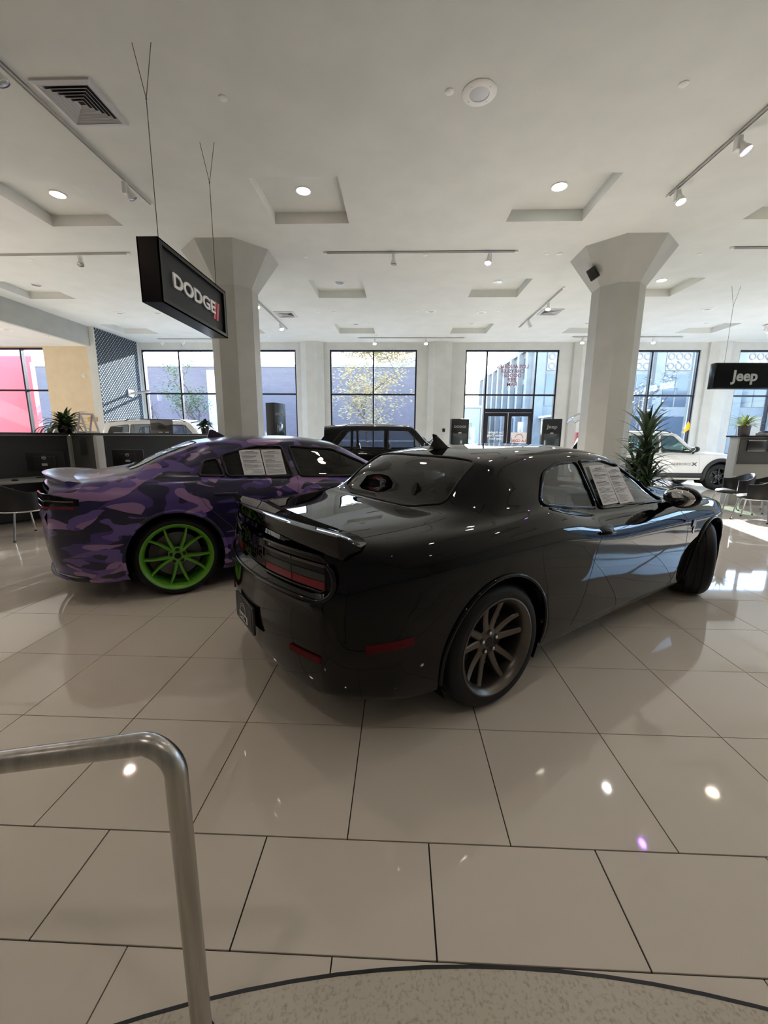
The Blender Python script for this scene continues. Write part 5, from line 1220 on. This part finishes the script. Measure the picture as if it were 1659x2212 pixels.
# large corner building with pilasters and ornament panels
CR = noise_col(mat('pale_stone', rough=.8, spec=.2), 1.2, (.24, .235, .23), (.28, .275, .27)); GLZ = mat('dark_glazing')
b3 = thing('building', 'tall pale stone corner building with pilasters and round ornament panels', 'building', (14.0, 45, 0))
MB().box(0, 60, 0, 30, -.2, 10.6).build('wall', CR, b3); MB().box(-.35, 60.3, -.35, 30.3, 10.6, 11.0).build('cornice', CR, b3)
for i in range(14):
    x = i*4.0
    MB().box(x, x+.9, -.5, 0, -.2, 10.6).build('pilaster', CR, b3)
    MB().box(x+1.2, x+3.7, -.06, 0, 4.6, 7.8).build('window', GLZ, b3); MB().box(x+2.40, x+2.50, -.10, -.06, 4.6, 7.8).build('window_bar', CR, b3)
    MB().box(x+1.2, x+3.7, -.06, 0, .6, 3.6).build('shop_window', GLZ, b3)
    op = MB().box(x+1.2, x+3.7, -.12, 0, 8.2, 10.0).build('ornament_panel', mat('ornament_stone', (.40, .37, .35), .8), b3)
    for a in range(2):
        for c in range(3): MB().lathe([(.24, 0), (.36, 0), (.36, .08), (.24, .08)], 16, frame((x+1.65+c*.8, -.12, 8.62+a*.95), (1, 0, 0), (0, 0, 1)), close=True).build('ring', mat('ornament_dark', (.24, .22, .22), .8), op)
for i in range(9):
    y = 1.0+i*3.3
    MB().box(-.5, 0, y, y+.8, -.2, 10.6).build('pilaster', CR, b3)
    for z0, z1 in ((.6, 3.6), (4.6, 7.2), (7.8, 10.0)): MB().box(-.06, 0, y+1.1, y+3.0, z0, z1).build('window', GLZ, b3)
for k_ in range(2): MB().box(.5+k_*2.6, 2.7+k_*2.6, -4.5, -.5, 3.3, 3.5).build('awning', mat('awning_pale', (.6, .6, .62), .7), b3)
b4 = thing('building', 'plain grey unseen building added across the side street', 'building', (34, -10, 0))  # added out of view to darken what the coupe's side reflects
MB().box(0, 12, -30, 42, -.2, 7.2).build('wall', mat('grey_render', (.20, .20, .21), .8), b4); MB().box(-.2, 12, -30.2, 42.2, 7.2, 7.5).build('parapet', mat('grey_render'), b4)
for i in range(16): MB().box(-.06, 0, -28+i*4.3, -25.4+i*4.3, 1.0, 5.6).build('window', GLZ, b4)
# red banner outside the tan-side window
rb = thing('banner_wall', 'large red banner panel standing outside the tan side window', 'banner', (-16.1, 17.0, 0))
MB().box(-3.0, 1.05, 0, .12, 0, 4.55).build('banner_panel', mat('red_banner', (.85, .06, .09), .5), rb); MB().box(.45, 1.05, -.10, 0, 0, 4.3).build('banner_fold', mat('red_banner'), rb)
# tent outside
tn = thing('canopy_tent', 'white pop up canopy tent on the far pavement', 'tent', (17.0, 36, 0))
MB().add([(-1.6, -1.6, 2.5), (1.6, -1.6, 2.5), (1.6, 1.6, 2.5), (-1.6, 1.6, 2.5), (0, 0, 3.9)], [(0, 1, 4), (1, 2, 4), (2, 3, 4), (3, 0, 4), (0, 3, 2, 1)]).build('canopy', PAPER, tn)
for x in (-1.55, 1.55):
    for y in (-1.55, 1.55): MB().cyl((x, y, -.1), (x, y, 2.5), .03, n=6).build('pole', GREYP, tn)
# trees
BARK = noise_col(mat('grey_bark', rough=.9), 20, (.10, .085, .07), (.17, .15, .13))
def tree(label, p, h, seed, leafm, nleaf, spread, lsz, zmin=.35, grp='street trees', ends=3, crown=None, tw=.018):
    t = thing('tree', label, 'tree', p, 0, grp); R_ = random.Random(seed); mb = MB(); tips = []
    def grow(a, d, L, r, lev):
        pts = [Vector(a)]; dd = Vector(d)
        for k in range(4):
            dd = (dd+Vector((R_.uniform(-.22, .22), R_.uniform(-.22, .22), R_.uniform(-.02, .12)))).normalized(); pts.append(pts[-1]+dd*L/4)
            if lev >= 1: tips.append((pts[-1], lev))
        mb.tube(pts, [r*(1-.14*k) for k in range(5)], 6 if lev < 2 else 4)
        if lev < ends:
            for k in range(3 if lev else 5):
                az = R_.uniform(0, 2*PI); q = pts[R_.choice((2, 3, 4)) if lev else R_.choice((2, 3, 3, 4, 4))]
                nd = (dd*.55+Vector((math.cos(az), math.sin(az), .35))*spread).normalized(); grow(q, nd, L*R_.uniform(.55, .72), r*.5, lev+1)
    grow((0, 0, -.1), (0, 0, 1), h*.45, h*tw, 0)
    mb.build('trunk', BARK, t, smooth=60)
    if leafm:
        lb = MB()
        if crown:
            for cc, cr, cn in crown:
              for i in range(cn):
                while True:
                    q = Vector((R_.uniform(-1, 1), R_.uniform(-1, 1), R_.uniform(-1, 1)))
                    if q.length < 1: break
                tips.append((Vector(cc)+Vector((q.x*cr[0], q.y*cr[1], q.z*cr[2])), 2))
        for i in range(nleaf):
            q, lv = R_.choice(tips)
            if q.z < h*zmin: continue
            c = q+Vector((R_.gauss(0, .16), R_.gauss(0, .16), R_.gauss(0, .16))); az = R_.uniform(0, 2*PI); u = Vector((math.cos(az), math.sin(az), R_.uniform(-.6, .6))).normalized(); w = u.orthogonal().normalized()*lsz*.45; u = u*lsz
            lb.add([c-u*.5, c+w*.5, c+u*.5, c-w*.5], [(0, 1, 2, 3)])
        o_ = lb.build('foliage', leafm, t); o_['kind'] = 'stuff'
    return t
tree('young tree with sparse yellow autumn leaves and an added sun-blocking crown outside the four pane window', (-1.7, 22.0, 0), 7.2, 11, noise_col(mat('yellow_leaf', rough=.6), 1.5, (.28, .24, .17), (.58, .46, .20), coord='Object'), 17000, .95, .18, .2, crown=[((.9, .3, 6.75), (3.4, 2.2, 1.4), 4200), ((-.1, 0, 3.4), (1.9, 1.2, 1.9), 420)], tw=.009)  # dense upper crown added above the view to keep sun off the floor
tree('green leaved street tree behind the octagonal column', (-12.6, 25.0, 0), 6.6, 5, leafmat('street_leaf', (.09, .14, .05), (.20, .26, .09)), 1500, .9, .15, .42)
tree('bare branched street tree beside the pale pier', (-13.4, 22.5, 0), 5.0, 21, None, 0, 1.0, .1)
tree('bare dark street tree outside the tan side window', (-19.2, 20.5, 0), 6.2, 31, None, 0, 1.1, .1)
tree('bare small street tree at the end of the brick building', (1.6, 24.0, 0), 3.6, 41, None, 0, 1.0, .1)
tree('street tree with few dark leaves outside the palm window', (11.6, 22.0, 0), 6.0, 51, leafmat('dusky_leaf', (.05, .06, .07), (.10, .11, .12)), 260, .9, .2, .3)
